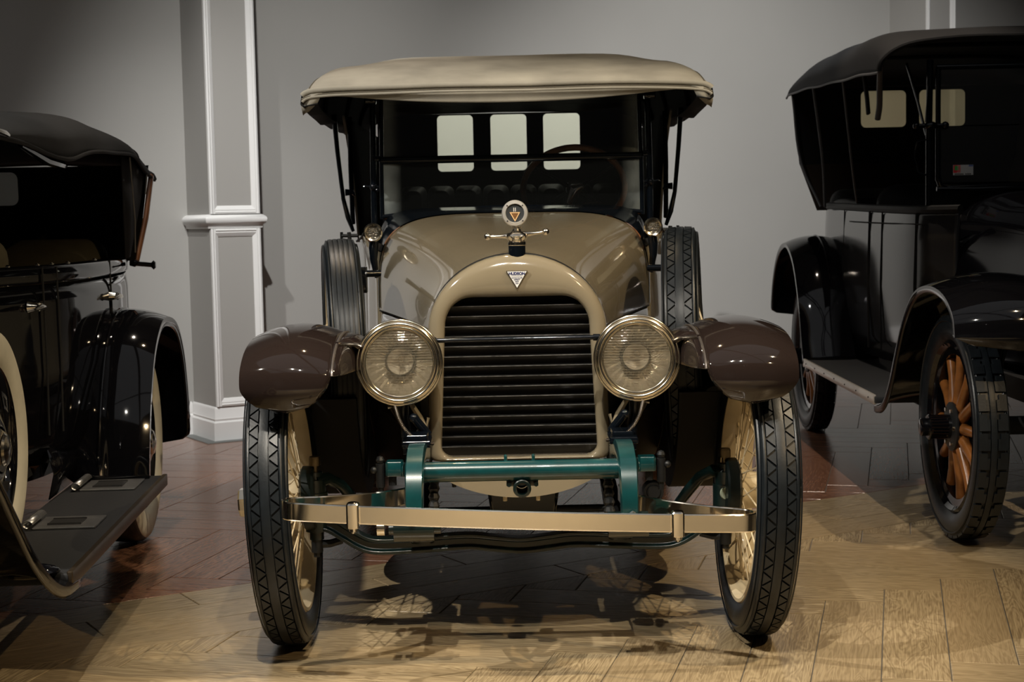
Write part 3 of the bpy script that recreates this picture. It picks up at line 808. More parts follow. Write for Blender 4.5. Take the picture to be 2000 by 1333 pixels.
# steering wheel
sw_c = Vector((.262, 2.00, 1.345)); tilt = R(38)
mt = Matrix.Translation(sw_c) @ Matrix.Rotation(tilt, 4, 'X')
ring = [mt @ Vector((.212 * math.cos(2 * math.pi * k / 48), 0, .212 * math.sin(2 * math.pi * k / 48))) for k in range(48)]
m = MB()
rr = []
for k in range(48):
    p = ring[k]; rad_v = (p - sw_c).normalized(); axv = (mt.to_3x3() @ Vector((0, 1, 0)))
    rr.append([p + (rad_v * math.cos(2 * math.pi * j / 10) + axv * math.sin(2 * math.pi * j / 10)) * .0135 for j in range(10)])
rr.append(rr[0]); m.loft(rr)
stw = m.obj('steering_wheel', WOOD, car)
for a in (35, 145, 215, 325):
    p = mt @ Vector((.205 * math.cos(R(a)), 0, .205 * math.sin(R(a))))
    MB().tube([sw_c, p], [.010, .006], 8).obj('wheel_spoke', NAVY, stw)
axv = mt.to_3x3() @ Vector((0, 1, 0))
MB().cyl(sw_c + axv * .02, sw_c - axv * .55, .018, 12).obj('steering_column', NAVY, stw)
MB().lathe([(.03, .005), (.028, .028), (-.01, .034), (-.05, .02)], sw_c, axv, 20, cap0=True).obj('horn_hub', CHROME, stw)
MB().tube([sw_c + Vector((-.02, -.14, -.06)), sw_c + Vector((.0, -.16, .0)), sw_c + Vector((.03, -.17, .01))], [.020, .026, .010], 10).tube([sw_c + Vector((.03, -.17, -.06)), sw_c + Vector((.09, -.18, -.055)), sw_c + Vector((.12, -.2, -.09)), sw_c + Vector((.17, -.2, -.11))], .005, 8).obj('control_levers', CHROME, stw)
# --- canvas top
ST = [(1.10, (1.712, 1.712, 1.711, 1.709, 1.705, 1.698, 1.684, 1.662)),
      (1.15, (1.742, 1.742, 1.741, 1.738, 1.732, 1.716, 1.690, 1.655)),
      (1.36, (1.800, 1.800, 1.799, 1.796, 1.786, 1.760, 1.700, 1.640)),
      (1.70, (1.868, 1.867, 1.862, 1.843, 1.834, 1.800, 1.712, 1.632)),
      (2.10, (1.908, 1.907, 1.902, 1.876, 1.862, 1.812, 1.720, 1.640)),
      (2.70, (1.912, 1.911, 1.906, 1.878, 1.862, 1.808, 1.720, 1.640)),
      (3.20, (1.895, 1.894, 1.888, 1.876, 1.846, 1.795, 1.715, 1.640)),
      (3.48, (1.850, 1.849, 1.845, 1.835, 1.810, 1.765, 1.700, 1.620)),
      (3.62, (1.790, 1.789, 1.785, 1.775, 1.752, 1.715, 1.660, 1.590))]
XS = (0, .25, .45, .575, .655, .708, .733, .738)
def toprow(y, zs, dz=0, sx=1.):
    h = cr([(x, 0, z) for x, z in zip(XS, zs)], 22)
    rightp = [(p.x * sx - .012, y, p.z + dz) for p in h]
    return [(-(p.x * sx) - .012, y, p.z + dz) for p in reversed(h[1:])] + rightp
ys = cr([(y, 0, 0) for y, _ in ST], 40); zcols = [cr([(0, 0, zs[j]) for _, zs in ST], 40) for j in range(8)]
def jig(y, x): return .0025 * math.sin(9 * y + 4 * x) * math.sin(7 * x + 2)
top_rows = []
for i in range(40):
    rw = toprow(ys[i].x, [zcols[j][i].z for j in range(8)])
    top_rows.append([(x, y, z + jig(y, x)) for x, y, z in rw])
top = MB().grid(top_rows).obj('canvas_top', CANVAS, car, smooth=60)
MB().grid([[(x * .99, y + .005, z - .012) for x, y, z in r_] for r_ in top_rows]).obj('top_lining', LINING, top, smooth=60)
fr = top_rows[0]
MB().tube([(x, y + .002, z - .004) for x, y, z in fr[3:-3]], .0105, 10).obj('front_hem', CANVAS, top)
MB().tube([(x, y - .001, z - .019) for x, y, z in fr[3:-3]], .0035, 6).obj('hem_groove', CANVASD, top)
MB().tube([(x, y - .002, z - .026) for x, y, z in fr[3:-3]], .005, 8).obj('hem_piping', CANVAS, top)
def vlow(x): return min(1.646 + .052 * (abs(x + .012) / .70) ** 2.2, 1.69)
m = MB(); N = 40; rows = []
for i in range(6):
    t = i / 5
    rows.append([(-.012 + .69 * (-1 + 2 * k / N), 1.100 + .02 * t + .006 * math.sin(t * 3), 1.686 + (vlow(.69 * (-1 + 2 * k / N)) - 1.686) * t - .001) for k in range(N + 1)])
m.grid(rows).obj('front_valance', CANVAS, top, solid=.006)
for s in sym:      # seams where the side pieces join the middle
    j = 21 + s * 15
    MB().tube([(r_[j][0], r_[j][1], r_[j][2] + .001) for r_ in top_rows[1:24]], .0026, 5).obj('side_seam', CANVASD, top)
    # corner pockets at the front ends
    e = fr[-1] if s > 0 else fr[0]
    MB().grid([[(s * .66 - .012, 1.10, 1.690), (s * .70 - .012, 1.098, 1.686), (s * .733 - .012, 1.100, 1.672)],
               [(s * .68 - .012, 1.11, 1.655), (s * .712 - .012, 1.107, 1.645), (s * .738 - .012, 1.12, 1.640)],
               [(s * .715 - .012, 1.13, 1.628), (s * .726 - .012, 1.13, 1.622), (s * .735 - .012, 1.14, 1.615)]]).obj('corner_pocket', CANVAS, top, solid=.004)
    # side valance hanging under the edge
    edge = [r_[-1] if s > 0 else r_[0] for r_ in top_rows]
    rows = []
    for x, y, z in edge[:34]:
        rows.append([(x, y, z + .004), (x + s * .002, y, z - .012), (x - s * .012, y, z - .022 - .006 * math.sin(y * 17)), (x - s * .06, y, z - .012)])
    MB().grid(rows).obj('side_valance', BCANVAS, top, solid=.004)
    # rear quarter
    fe = cr([(0, 1.92, 1.66), (0, 2.08, 1.52), (0, 2.20, 1.36), (0, 2.28, 1.14)], 14)
    rows = [[(s * (.672 - .03 * (1.66 - p.z)) - .01, p.y + (3.58 - p.y) * t, p.z - .0) for t in (0, .25, .5, .75, 1)] for p in fe]
    MB().grid(rows).obj('quarter_curtain', LINING, top, solid=.008)
    MB().tube([(s * (.672 - .03 * (1.66 - p.z)) - .01, p.y - .002, p.z) for p in fe], .0055, 6).obj('curtain_binding', CANVAS, top)
# rear curtain with three celluloid windows
m = MB(); yb = 3.625; fxz = lambda u, v: (u, yb, v)
wins = [(-.370, -.184), (-.093, .094), (.181, .371)]
edges = [-.68, -.139, .1375, .68]
for (a, b), (e0, e1) in zip(wins, zip(edges[:-1], edges[1:])):
    plate_hole(m, (e0, e1, 1.12, 1.775), (a, b, 1.478, 1.768), .022, fxz)
m.obj('rear_curtain', LINING, top, smooth=0, solid=.006)
for a, b in wins:
    MB().prism(rrect(a - .006, b + .006, 1.472, 1.774, .024, 6), yb + .004, yb + .0055, lambda u, v, w: (u, w, v)).obj('rear_window', CELL, top, smooth=0)
for y in (1.75, 2.5, 3.15):   # bows under the canvas
    i = min(range(40), key=lambda q: abs(ys[q].x - y))
    MB().tube([(x * .985, y_, z - .024) for x, y_, z in top_rows[i][2:-2]], .011, 8).obj('top_bow', LINING, top)
for s in sym:      # flat irons holding the top at the sides, with hooks and wing screws
    ir = MB().tube([(s * .690 - .01, 1.72, 1.655), (s * .680 - .01, 1.73, 1.50), (s * .664 - .01, 1.74, 1.32), (s * .648 - .01, 1.75, 1.245), (s * .630 - .01, 1.76, 1.19)], [.021, .019, .017, .021, .014], 10, flat=(.5, 1)).tube([(s * .655 - .01, 2.0, 1.66), (s * .652 - .01, 1.95, 1.45), (s * .640 - .01, 1.86, 1.22)], .010, 8)
    ir.tube([(s * .655 - .01, 1.74, 1.345), (s * .625 - .01, 1.74, 1.345), (s * .618 - .01, 1.74, 1.332)], [.014, .010, .004], 8)
    ir.obj('top_iron', NAVY, car)
    MB().cyl((s * .675 - .01, 1.74, 1.172), (s * .61 - .01, 1.74, 1.172), .007, 8).cyl((s * .675 - .01, 1.74, 1.157), (s * .675 - .01, 1.74, 1.187), .006, 8).tube([(s * .645 - .01, 1.74, 1.185), (s * .640 - .01, 1.73, 1.13), (s * .625 - .01, 1.73, 1.07)], .008, 8).obj('iron_socket', GREASE, car)
    MB().tube([(s * .525, 1.47, 1.23), (s * .56, 1.5, 1.20), (s * .59, 1.58, 1.165), (s * .62, 1.70, 1.15)], .005, 6).obj('stay_wire', GREASE, car)
# --- fenders, aprons, boards
FP = [(-.385, .722), (-.408, .785), (-.385, .855), (-.285, .908), (-.12, .934), (.08, .930), (.28, .885), (.48, .785), (.68, .650), (.88, .510), (1.08, .405), (1.28, .372)]
for s in sym:
    f = MB().grid(fender_rows(FP, .500, .748, n=64, m=19, crown_h=.030, tip=(.085, .15), lip=.02, sgn=s)).obj('front_fender', BROWN, car, smooth=60, solid=.004)
    A = arc_path(FP, 64)
    MB().tube([(s * .500, y - ny * .028, z - nz * .028) for y, z, ny, nz in A[9:]], .0040, 6).obj('fender_bead', mat('worn_bead', (.16, .14, .13), .3, metal=.7), f)
    # inner valance from the fender's edge down to the frame
    rows = []
    VP = [(.499, 0), (.465, -.008), (.430, -.030), (.402, -.075), (.380, -.135), (.360, -.205), (.340, -.275), (.318, -.350)]
    for i in range(6, 58):
        y, z, ny, nz = A[i]
        if y < -.24 or z < .8 and y < 0: continue
        zt = z - nz * .028; yt = y - ny * .028
        k_ = min(1, max(.02, (zt - .50) / .35)) if zt < .85 else 1
        row = []
        for k, (x, dz) in enumerate(VP):
            row.append((s * x, max(yt, (-.24, -.15, -.06, 0, .02, .03, .03, .03)[k]), zt + dz * k_))
        rows.append(row)
    v = MB().grid(rows).obj('fender_valance', BROWN, car, smooth=60, solid=.004)
    rows2 = []
    for i in range(9, 40):
        y, z, ny, nz = A[i]
        if y > -.02: break
        yt, zt = y - ny * .028, z - nz * .028
        rows2.append([(s * .4995, yt, zt), (s * .480, yt + .045, zt - .004), (s * .462, max(yt + .10, -.10), zt - .012), (s * .440, max(yt + .16, -.05), zt - .03)])
    MB().grid(rows2).obj('inner_cheek', BROWN, f, smooth=60, solid=.003)
    ed = rows[0]
    MB().tube([(x, y - .004, z) for x, y, z in ed], .007, 8).obj('valance_edge', BROWN, v)
    for k in (2, 5):
        x, y, z = ed[k]
        MB().cyl((x + s * .004, y - .006, z), (x + s * .024, y - .010, z - .004), .005, 8).obj('valance_bolt', NICKEL, v)
    # dark inner wall of the wheel arch, splash shield and the well the spare stands in
    rows = [[(s * .50, y + .004, z - .035), (s * .42, y + .01, z - .05), (s * .325, y + .01, z - .05)] for y, z, ny, nz in A[30:64]]
    MB().grid(rows).obj('splash_shield', UNDER, car, solid=.004)
    rows = [[(s * .318, y, .575), (s * .322, y, .50), (s * .325, y, .40)] for y in (.05, .4, .8, 1.3)]
    MB().grid(rows).obj('wheel_arch_liner', UNDER, car, solid=.004)
    arc = [(.76 + .445 * math.cos(R(a)), .752 + .445 * math.sin(R(a))) for a in range(190, 351, 10)]
    MB().prism(arc, .505, .665, lambda u, v_, w: (s * w, u, v_)).obj('spare_well', UNDER, car, smooth=30)
    MB().box((s * .655 - .135, 1.22, .345), (s * .655 + .135, 2.72, .372), .006).obj('running_board', BROWN, car)
    MB().box((s * .665 - .14, 1.5, .373), (s * .665 + .12, 2.70, .378)).obj('board_mat', BOARDRUB, car)
    MB().grid([[(s * .525, y, .372), (s * .50, y, .46), (s * .47, y, .54)] for y in (1.2, 1.7, 2.2, 2.72)]).obj('splash_apron', BROWN, car, solid=.004)
    RP = [(2.68, .372), (2.72, .50), (2.80, .68), (2.95, .83), (3.19, .90), (3.42, .85), (3.58, .72), (3.68, .55), (3.70, .42)]
    MB().grid(fender_rows(RP, .55, .80, n=40, m=11, crown_h=.025, tip=(0, 0), lip=.015, sgn=s, tail=.1)).obj('rear_fender', BROWN, car, smooth=60, solid=.004)
# --- wheels
wire_wheel(car, (-.688, 0, .420), -1, camber=R(-2.6), steer=R(1.0), label='left-hand front wire wheel with cream rim')
wire_wheel(car, (.685, 0, .420), 1, camber=R(2.2), steer=R(1.0), label='right-hand front wire wheel with cream rim')
for s in sym:
    wire_wheel(car, (s * .685, 3.19, .420), s, single=False)
wire_wheel(car, (-.584, .76, .752), -1, camber=R(-1), steer=R(8), tread='ribs', single=False, brake=False, label='spare wheel with ribbed tyre')
wire_wheel(car, (.574, .76, .770), 1, camber=R(-1.5), steer=R(-8), tread='zigzag', single=False, brake=False, label='spare wheel with zigzag tyre')
for s in sym:
    MB().cyl((s * .47, .95, 1.045), (s * .60, .90, 1.045), .012, 10).box((s * .525 - .012, .88, .98), (s * .525 + .012, .93, 1.07), .004).tube([(s * .53, .92, 1.04), (s * .545, .90, .96), (s * .57, .80, .90)], .010, 8).obj('spare_carrier', NAVY, car)
    MB().box((s * .528 - .013, .70, .87), (s * .528 + .013, .75, .92), .004).obj('carrier_block', CREAM, car)
    MB().tube([(s * .70, 1.15, .60), (s * .655, .95, .80), (s * .64, .92, .98)], .012, 8).obj('spare_strap', GREASE, car)
# --- headlamps
for s in sym:
    x, y, z = s * .338, -.100, .8255
    h = MB().lathe([(.135, .004), (.13, .03), (.105, .07), (.06, .100), (.02, .113), (0, .116)], (x, y, z), (0, 1, 0), 40, cap0=True).obj('headlamp', BROWN, car)
    MB().lathe([(.004, .112), (.002, .121), (-.004, .1243), (-.010, .1240), (-.013, .1205), (-.012, .1175), (-.016, .1150), (-.0185, .1110), (-.0185, .1065), (-.015, .1040), (-.0165, .1020), (-.016, .0995), (-.012, .0985), (-.010, .0955)], (x, y, z), (0, 1, 0), 72).obj('headlamp_rim', BRASSY, h, smooth=60)
    n = 72; prof = [(-.0095, .0965), (-.0125, .08), (-.0145, .06), (-.016, .04), (-.0168, .02), (-.017, .0005), (-.013, .0005), (-.0128, .02), (-.012, .04), (-.0105, .06), (-.0085, .08), (-.0055, .0965)]
    lens = MB().lathe(prof, (0, 0, 0), (0, 1, 0), n).obj('headlamp_lens', LENS, h, smooth=60, loc=(x, y, z))
    # stepped silver reflector with a bulb cup in the middle
    prof = [(-.004, .0975), (.012, .093), (.030, .080), (.044, .062), (.052, .045)]
    nn = 72; rings = []
    for a, r_ in prof:
        rings.append([(x + (r_ + (.0016 if j % 3 == 0 else 0)) * math.cos(2 * math.pi * j / nn), y + a + .0035 * (j % 3 == 1), z + (r_ + (.0016 if j % 3 == 0 else 0)) * math.sin(2 * math.pi * j / nn)) for j in range(nn)])
    MB().loft(rings).obj('reflector', REFL, h, smooth=20)
    MB().lathe([(.052, .045), (.020, .0425), (.018, .0405), (.020, .0385), (.05, .036)], (x, y, z), (0, 1, 0), 48).obj('bulb_ring', mat('black_ring', (.02, .018, .016), .4), h)
    MB().lathe([(.030, .0375), (.052, .030), (.064, .016), (.068, .001)], (x, y, z), (0, 1, 0), 40, cap1=True).obj('bulb_cup', mat('bright_cup', (.98, .97, .95), .2, metal=.35), h)
    MB().lathe([(.06, .009), (.03, .010), (.018, .009), (.012, .004), (.011, .0005)], (x + .004, y, z + .008), (0, 1, 0), 20, cap1=True).obj('bulb', mat('bulb_glass', (.25, .22, .18), .1, coat=1), h)
    MB().tube([(x, y + .06, z - .10), (x - s * .005, y + .07, z - .17), (x - s * .02, y + .05, z - .27)], [.018, .014, .020], 12).obj('headlamp_post', NAVY, h)
m = MB().tube([(-.252, -.078, .884), (.232, -.078, .8845)], .0068, 12).tube([(-.252, -.078, .884), (-.232, -.078, .884)], .010, 10).tube([(.216, -.078, .8845), (.235, -.078, .8845)], .010, 10)
m.obj('headlamp_tie_rod', NAVY, car)
for s in sym:      # flexible conduit and the small parts between lamp and frame
    P = [(s * .352, -.13, .705), (s * .335, -.17, .665), (s * .305, -.19, .628), (s * .262, -.19, .606), (s * .243, -.18, .602)]
    pp = cr(P, 90); m = MB(); m.tube(pp, [.0052 if k % 2 else .0036 for k in range(90)], 8)
    m.obj('lamp_conduit', mat('conduit_steel', (.30, .27, .24), .35, metal=1), car)
    MB().cyl((s * .298, -.10, .662), (s * .262, -.09, .615), .013, 14).ball((s * .301, -.10, .665), .014, 12).obj('hood_latch', NAVY, car)
    MB().tube([(s * .325, -.06, .725), (s * .286, -.055, .66), (s * .268, -.055, .632), (s * .262, -.055, .66)], [.007, .009, .010, .005], 8).obj('radiator_stay', TAN, car)
    MB().box((s * .288 - .040, -.235, .598), (s * .288 + .040, -.10, .616), .004).box((s * .288 - .030, -.20, .612), (s * .288 + .030, -.11, .628), .004).obj('radiator_seat', NAVY, car)
# --- chassis front
for s in sym:
    x = s * .283
    P = cr([(x, -.10, .565), (x, -.22, .585), (x, -.33, .588), (x, -.415, .560), (x, -.450, .51), (x, -.458, .465), (x, -.458, .44)], 24)
    rings = []
    for i, p in enumerate(P):
        t = (P[min(i + 1, 23)] - P[max(i - 1, 0)]).normalized(); nv = Vector((0, -t.z, t.y)).normalized()
        if i > 0 and nv.dot(pn) < 0: nv = -nv
        pn = nv; h = .030 + .004 * math.sin(i / 23 * math.pi); w = .0265 - .004 * (i / 23)
        rings.append([p + Vector((dx * w, 0, 0)) + nv * dz * h * .8 for dx, dz in ((-1, -.6), (-.85, -1), (.85, -1), (1, -.6), (1, .6), (.85, 1), (-.85, 1), (-1, .6))])
    hn = MB().loft(rings, True, True).obj('frame_horn', TEAL, car, smooth=40)
    MB().lathe([(0, .001), (0, .009), (.006, .010), (.010, .006)], (x + s * .006, -.486, .450), (0, -1, 0), 6, cap1=True).obj('horn_bolt', DTEAL, hn)
    MB().box((x - .02, -.10, .50), (x + .02, 3.6, .59), .004).obj('frame_rail', UNDER, car, smooth=0)
    # spring eye under the horn
    e = MB().cyl((x - .056, -.445, .415), (x + .050, -.445, .415), .034, 20).cyl((x - .070, -.445, .415), (x + .068, -.445, .415), .015, 12).obj('spring_eye', DTEAL, car)
    MB().cyl((x + s * .080, -.455, .420), (x + s * .10, -.455, .420), .020, 16).obj('eye_cap', NICKEL, e)
    for k in range(6):
        L_ = .46 - .055 * k
        zz = .405 - .0085 * k
        pts = [(x, -L_ + (2 * L_) * q / 14 + .04, zz - .0 - .085 * (1 - ((q - 7) / 7) ** 2) * (L_ / .46) ** 2 + .0) for q in range(15)]
        MB().sweep(pts, [(-.024, -.0036), (.024, -.0036), (.024, .0036), (-.024, .0036)]).obj('spring_leaf', GREASE, e, smooth=20)
    # fender iron socket with its bolts
    b = MB().cyl((s * .318, -.29, .548), (s * .365, -.28, .548), .020, 16).box((s * .345 - .024, -.31, .532), (s * .345 + .024, -.26, .572), .006).obj('iron_socket_bracket', TEAL, car)
    MB().cyl((s * .385, -.285, .565), (s * .385, -.285, .500), .012, 10).cyl((s * .385, -.285, .500), (s * .385, -.285, .478), .008, 8).cyl((s * .352, -.285, .528), (s * .352, -.285, .505), .011, 8).ball((s * .402, -.29, .548), .010, 10).ball((s * .385, -.285, .575), .012, 8).obj('shackle_bolt', GREASE, b)
    m = MB()
    for k in range(6): m.ball((x - s * .045, -.30 - .01 * k, .52 - .022 * k), .016, 8)
    m.obj('spring_clip_nuts', GREASE, car)
    MB().tube([(s * .320, .02, .560), (s * .335, .04, .62), (s * .385, .05, .71), (s * .455, .06, .83)], [.012, .013, .013, .010], 10).obj('fender_iron', BROWN, car)
tb = MB().cyl((-.262, -.35, .549), (.262, -.35, .549), .0275, 28).obj('front_cross_tube', TEAL, car)
for x in (-.041, .034): MB().cyl((x, -.345, .572), (x, -.345, .588), .0045, 8).ball((x, -.345, .588), .005, 8).obj('grease_nipple', TEAL, tb)
MB().lathe([(.03, .018), (-.05, .018), (-.055, .0245), (-.078, .0245), (-.080, .022), (-.080, .0165), (-.03, .0150)], (.002, -.30, .5035), (0, 1, 0), 28).obj('crank_tube', DTEAL, tb)
MB().box((-.040, -.352, .506), (.046, -.318, .530), .004).cyl((-.033, -.36, .512), (-.033, -.33, .512), .007, 6).cyl((.040, -.36, .512), (.040, -.33, .512), .007, 6).obj('crank_bracket', DTEAL, tb)
MB().cyl((.002, -.27, .5035), (.002, -.265, .5035), .017, 20).obj('crank_bore', RADCORE, tb)
# tan pan under the radiator and the dark sump behind it
rows = []
for i in range(9):
    t = i / 8; y = -.20 + .36 * t
    rows.append([(-.235 + .47 * k / 20, y, .522 - (.074 + .006 * t) * (1 - ((k - 10) / 10) ** 2) ** .8) for k in range(21)])
pan = MB().grid(rows).loft([rows[0], [(x, y, .528) for x, y, z in rows[0]]], closed=False).obj('under_pan', TAN, car, smooth=40)
for x in (-.045, .048): MB().cyl((x, -.185, .448), (x, -.185, .436), .006, 8).obj('pan_bolt', CREAM, pan)
MB().loft([[(-.10, y, .46), (.115, y, .46), (.10, y, .36), (-.085, y, .36)] for y in (-.05, .9)], True, True).obj('engine_sump', NAVY, car, bevel=.01)
MB().lathe([(0, .020), (-.025, .018), (-.035, .008), (-.055, .006)], (-.192, -.05, .510), (0, 0, 1), 12, cap1=True).tube([(-.18, -.05, .49), (-.12, -.04, .468), (-.09, -.02, .44)], .005, 6).obj('drain_cock', GREASE, car)
# --- front axle
XA = [(-.602, .352), (-.56, .345), (-.515, .318), (-.465, .288), (-.415, .277), (-.30, .280), (-.16, .287), (-.08, .279), (0, .272)]
XA = [(x, 0, z) for x, z in XA]; XA = XA + [(-x, 0, z) for x, _, z in reversed(XA[:-1])]
XP = cr(XA, 60)
sec = [(-.024, -.023), (.024, -.023), (.024, -.013), (.008, -.009), (.008, .009), (.024, .013), (.024, .023), (-.024, .023), (-.024, .013), (-.008, .009), (-.008, -.009), (-.024, -.013)]
ax = MB().sweep(XP, sec).obj('front_axle', DTEAL, car, smooth=25, bevel=.002)
for s in sym:
    x = s * .600
    k = MB().cyl((x, 0, .325), (x, 0, .375), .032, 18).cyl((x, 0, .44), (x, 0, .478), .030, 18).cyl((x, 0, .30), (x, 0, .50), .021, 16).cyl((x, 0, .375), (x, 0, .44), .036, 18).cyl((x, 0, .410), (s * .66, 0, .412), .030, 16).obj('steering_knuckle', DTEAL, ax)
    MB().cyl((x, 0, .50), (x, 0, .520), .009, 10).cyl((x, 0, .519), (x, 0, .541), .0175, 18).cyl((x, 0, .541), (x, 0, .545), .0155, 18).obj('grease_cup', mat('aged_brass', (.22, .17, .10), .35, metal=1), ax)
    MB().cyl((x, 0, .30), (x, 0, .262), .017, 12).tube([(x, 0, .285), (s * .565, .02, .282), (s * .53, .03, .290)], .012, 8).cyl((x, 0, .262), (x, 0, .248), .011, 8).obj('knuckle_pin', GREASE, ax)
    MB().tube([(x - s * .0, -.01, .470), (s * .568, .02, .476), (s * .535, .06, .452), (s * .505, .10, .405), (s * .48, .14, .36)], [.022, .019, .017, .017, .016], 12).obj('steering_arm', DTEAL, ax)
    MB().lathe([(-.002, .020), (.004, .018)], (x, -.036, .418), (0, -1, 0), 20, cap1=True).obj('knuckle_plug', mat('pale_green_paint', (.28, .32, .24), .5), ax)
    MB().cyl((s * .29, 0, .285), (s * .29, 0, .34), .036, 14).box((s * .29 - .034, -.05, .295), (s * .29 + .034, .05, .312), .003).obj('spring_pad', DTEAL, ax)
MB().cyl((-.50, .16, .345), (.50, .16, .345), .012, 12).obj('tie_rod', GREASE, ax)
MB().cyl((.40, .10, .40), (.40, .16, .40), .030, 18).lathe([(0, .022), (.004, .020)], (.40, .099, .402), (0, -1, 0), 20, cap1=True).obj('drag_link_end', GREASE, ax)
# rear axle and exhaust, in the dark under the car
MB().cyl((-.62, 3.19, .42), (.62, 3.19, .42), .04, 14).ball((0, 3.19, .42), .13, 18).obj('rear_axle', UNDER, car)
MB().cyl((.22, .6, .42), (.24, 2.9, .40), .035, 12).obj('exhaust_pipe', UNDER, car)
# --- bumper: one polished flat spring with folded ends
half_p = [(-.283, -.215), (-.290, -.29), (-.322, -.37), (-.405, -.450), (-.505, -.508), (-.570, -.532), (-.601, -.550), (-.612, -.575), (-.603, -.601), (-.570, -.617), (-.43, -.634), (-.20, -.646), (0, -.650)]
allp = half_p + [(-x * .97, y) for x, y in reversed(half_p[:-1])]
BP = cr([(x, y, .4715 - .047 * x) for x, y in allp], 160)
h, t = .0235, .0042
bump = MB().sweep(BP, [(-t * .6, -h), (t * .6, -h), (t, -h + .003), (t, h - .003), (t * .6, h), (-t * .6, h), (-t, h - .003), (-t, -h + .003)]).obj('bumper', mat('bumper_nickel', (.93, .88, .80), .10, metal=1, bump=.02, bscale=20), car, smooth=14)
for x in (-.427, .390):
    zc = .4715 - .047 * x
    cl = MB()
    cl.loft([[(u + x, -.636 + v, zc + dz) for u, v in rrect(-.0165 + i_, .0165 - i_, -.020 + i_, .014 - i_, .008, 4)] for dz, i_ in ((-.034, .004), (-.031, 0), (.027, 0), (.031, .002), (.033, .006))], True, True)
    cl.cyl((x, -.638, zc - .034), (x, -.638, zc - .042), .0105, 12).cyl((x, -.638, zc - .042), (x, -.638, zc - .047), .006, 10)
    cl.obj('bumper_clamp', MATS['bumper_nickel'], bump, smooth=14)

# ------------------------------------------------------------------ the black phaeton at the left edge
lc = thing('phaeton_car', 'black open car with whitewall tyres and a folding black top at the left edge', 'car', (-2.19, 5.95, 0), R(3.6))
WR = .385
def whitewall(parent, loc, s=1, steer=0., cover=False, R0=WR, label=None):
    o = MB().lathe([(-.05, .255), (-.055, .245), (-.03, .235), (.03, .235), (.055, .245), (.062, .256)], n=56).lathe([(.0, .236), (.03, .20), (.035, .12), (.05, .10), (.05, .02)], n=48, cap1=True).obj('wheel', BLACK, parent)
    M = Matrix.Rotation(steer, 4, 'Z')
    if s < 0: M = M @ Matrix.Rotation(math.pi, 4, 'Z')
    o.matrix_basis = Matrix.Translation(loc) @ M
    if label: o['label'] = label
    MB().lathe([(-.05, .25), (-.072, .28), (-.076, .32), (-.068, R0 - .02), (-.05, R0 - .004), (0, R0), (.05, R0 - .004), (.062, R0 - .013), (.068, R0 - .020)], n=64).obj('tyre', RUBBER, o)
    MB().lathe([(.050, .250), (.066, .262), (.074, .285), (.0765, .32), (.0735, R0 - .032), (.069, R0 - .019), (.0655, R0 - .0165)], n=64).obj('whitewall', WHITEW, o)
    hc = MB().lathe([(.040, .125), (.058, .125), (.064, .119), (.066, .108), (.068, .102), (.074, .094), (.078, .082), (.079, .070)], n=48).obj('hub_cover', CHROME, o)
    MB().lathe([(.078, .072), (.084, .066), (.089, .054), (.092, .047)], n=6, ph=.2).lathe([(.091, .050), (.098, .044), (.101, .032), (.103, .027), (.106, .012), (.1062, .001)], n=40, cap1=True).obj('hub_cap', NICKEL, o, smooth=25)
    for k in range(10):
        a = 2 * math.pi * k / 10
        c = MB().cyl((.02, .10 * math.sin(a), .10 * math.cos(a)), (.012, .24 * math.sin(a + .1), .24 * math.cos(a + .1)), .006, 6).obj('spoke', BLACK, o)
    return o
whitewall(lc, (.688, 0, WR), label='rear wheel with whitewall tyre')
whitewall(lc, (.505, -1.45, .575), R0=.372, label='spare wheel with whitewall tyre in the front fender')
whitewall(lc, (-.688, 0, WR), -1)
for s in sym: whitewall(lc, (s * .752, -3.20, WR), s)
RF = [(-.60, .335), (-.57, .45), (-.50, .62), (-.36, .80), (-.16, .90), (.05, .905), (.25, .855), (.40, .73), (.48, .56), (.50, .42), (.50, .31)]
FF = [(-3.62, .52), (-3.58, .66), (-3.45, .80), (-3.20, .90), (-2.95, .86), (-2.75, .76), (-2.58, .625), (-2.42, .495), (-2.26, .400), (-2.12, .350), (-1.98, .337)]
for s in sym:
    f = MB().grid(fender_rows(RF, .56, .86, n=56, m=15, crown_h=.035, tip=(0, 0), lip=.03, sgn=s, tail=.05)).obj('rear_fender', BLACK, lc, smooth=60, solid=.005)
    A = arc_path(RF, 40)
    MB().tube([(s * .69, y + ny * .002 - ny * .002, z + nz * .001) for y, z, ny, nz in A[2:36]], .006, 8).obj('fender_bead', BLACK, f)
    MB().grid([[(s * .86, y - ny * .06, z - nz * .06), (s * .855, y - ny * .075, z - nz * .075)] for y, z, ny, nz in A[:-4]]).obj('fender_lip', BLACK, f, solid=.004)
    f2 = MB().grid(fender_rows(FF, .64, .915, n=56, m=15, crown_h=.035, tip=(.1, .1), lip=.03, sgn=s)).obj('front_fender', BLACK, lc, smooth=60, solid=.005)
    MB().box((s * .755 - .155, -2.06, .305), (s * .755 + .155, -.50, .333), .008).obj('running_board', BOARDRUB, lc)
    MB().box((s * .905 - .008, -2.06, .298), (s * .905 + .008, -.50, .338), .003).obj('board_trim', mat('bronze_trim', (.10, .075, .05), .35, metal=.8), lc)
    if s > 0:
        MB().ball((.80, -2.07, .345), .085, 20, (1, .7, .22)).obj('board_end_cap', BLACK, lc)
    MB().grid([[(s * .60, y, .335), (s * .62, y, .42), (s * .60, y, .50)] for y in (-.95, -.8, -.65, -.5)]).obj('sill_apron', BLACK, lc, solid=.004)
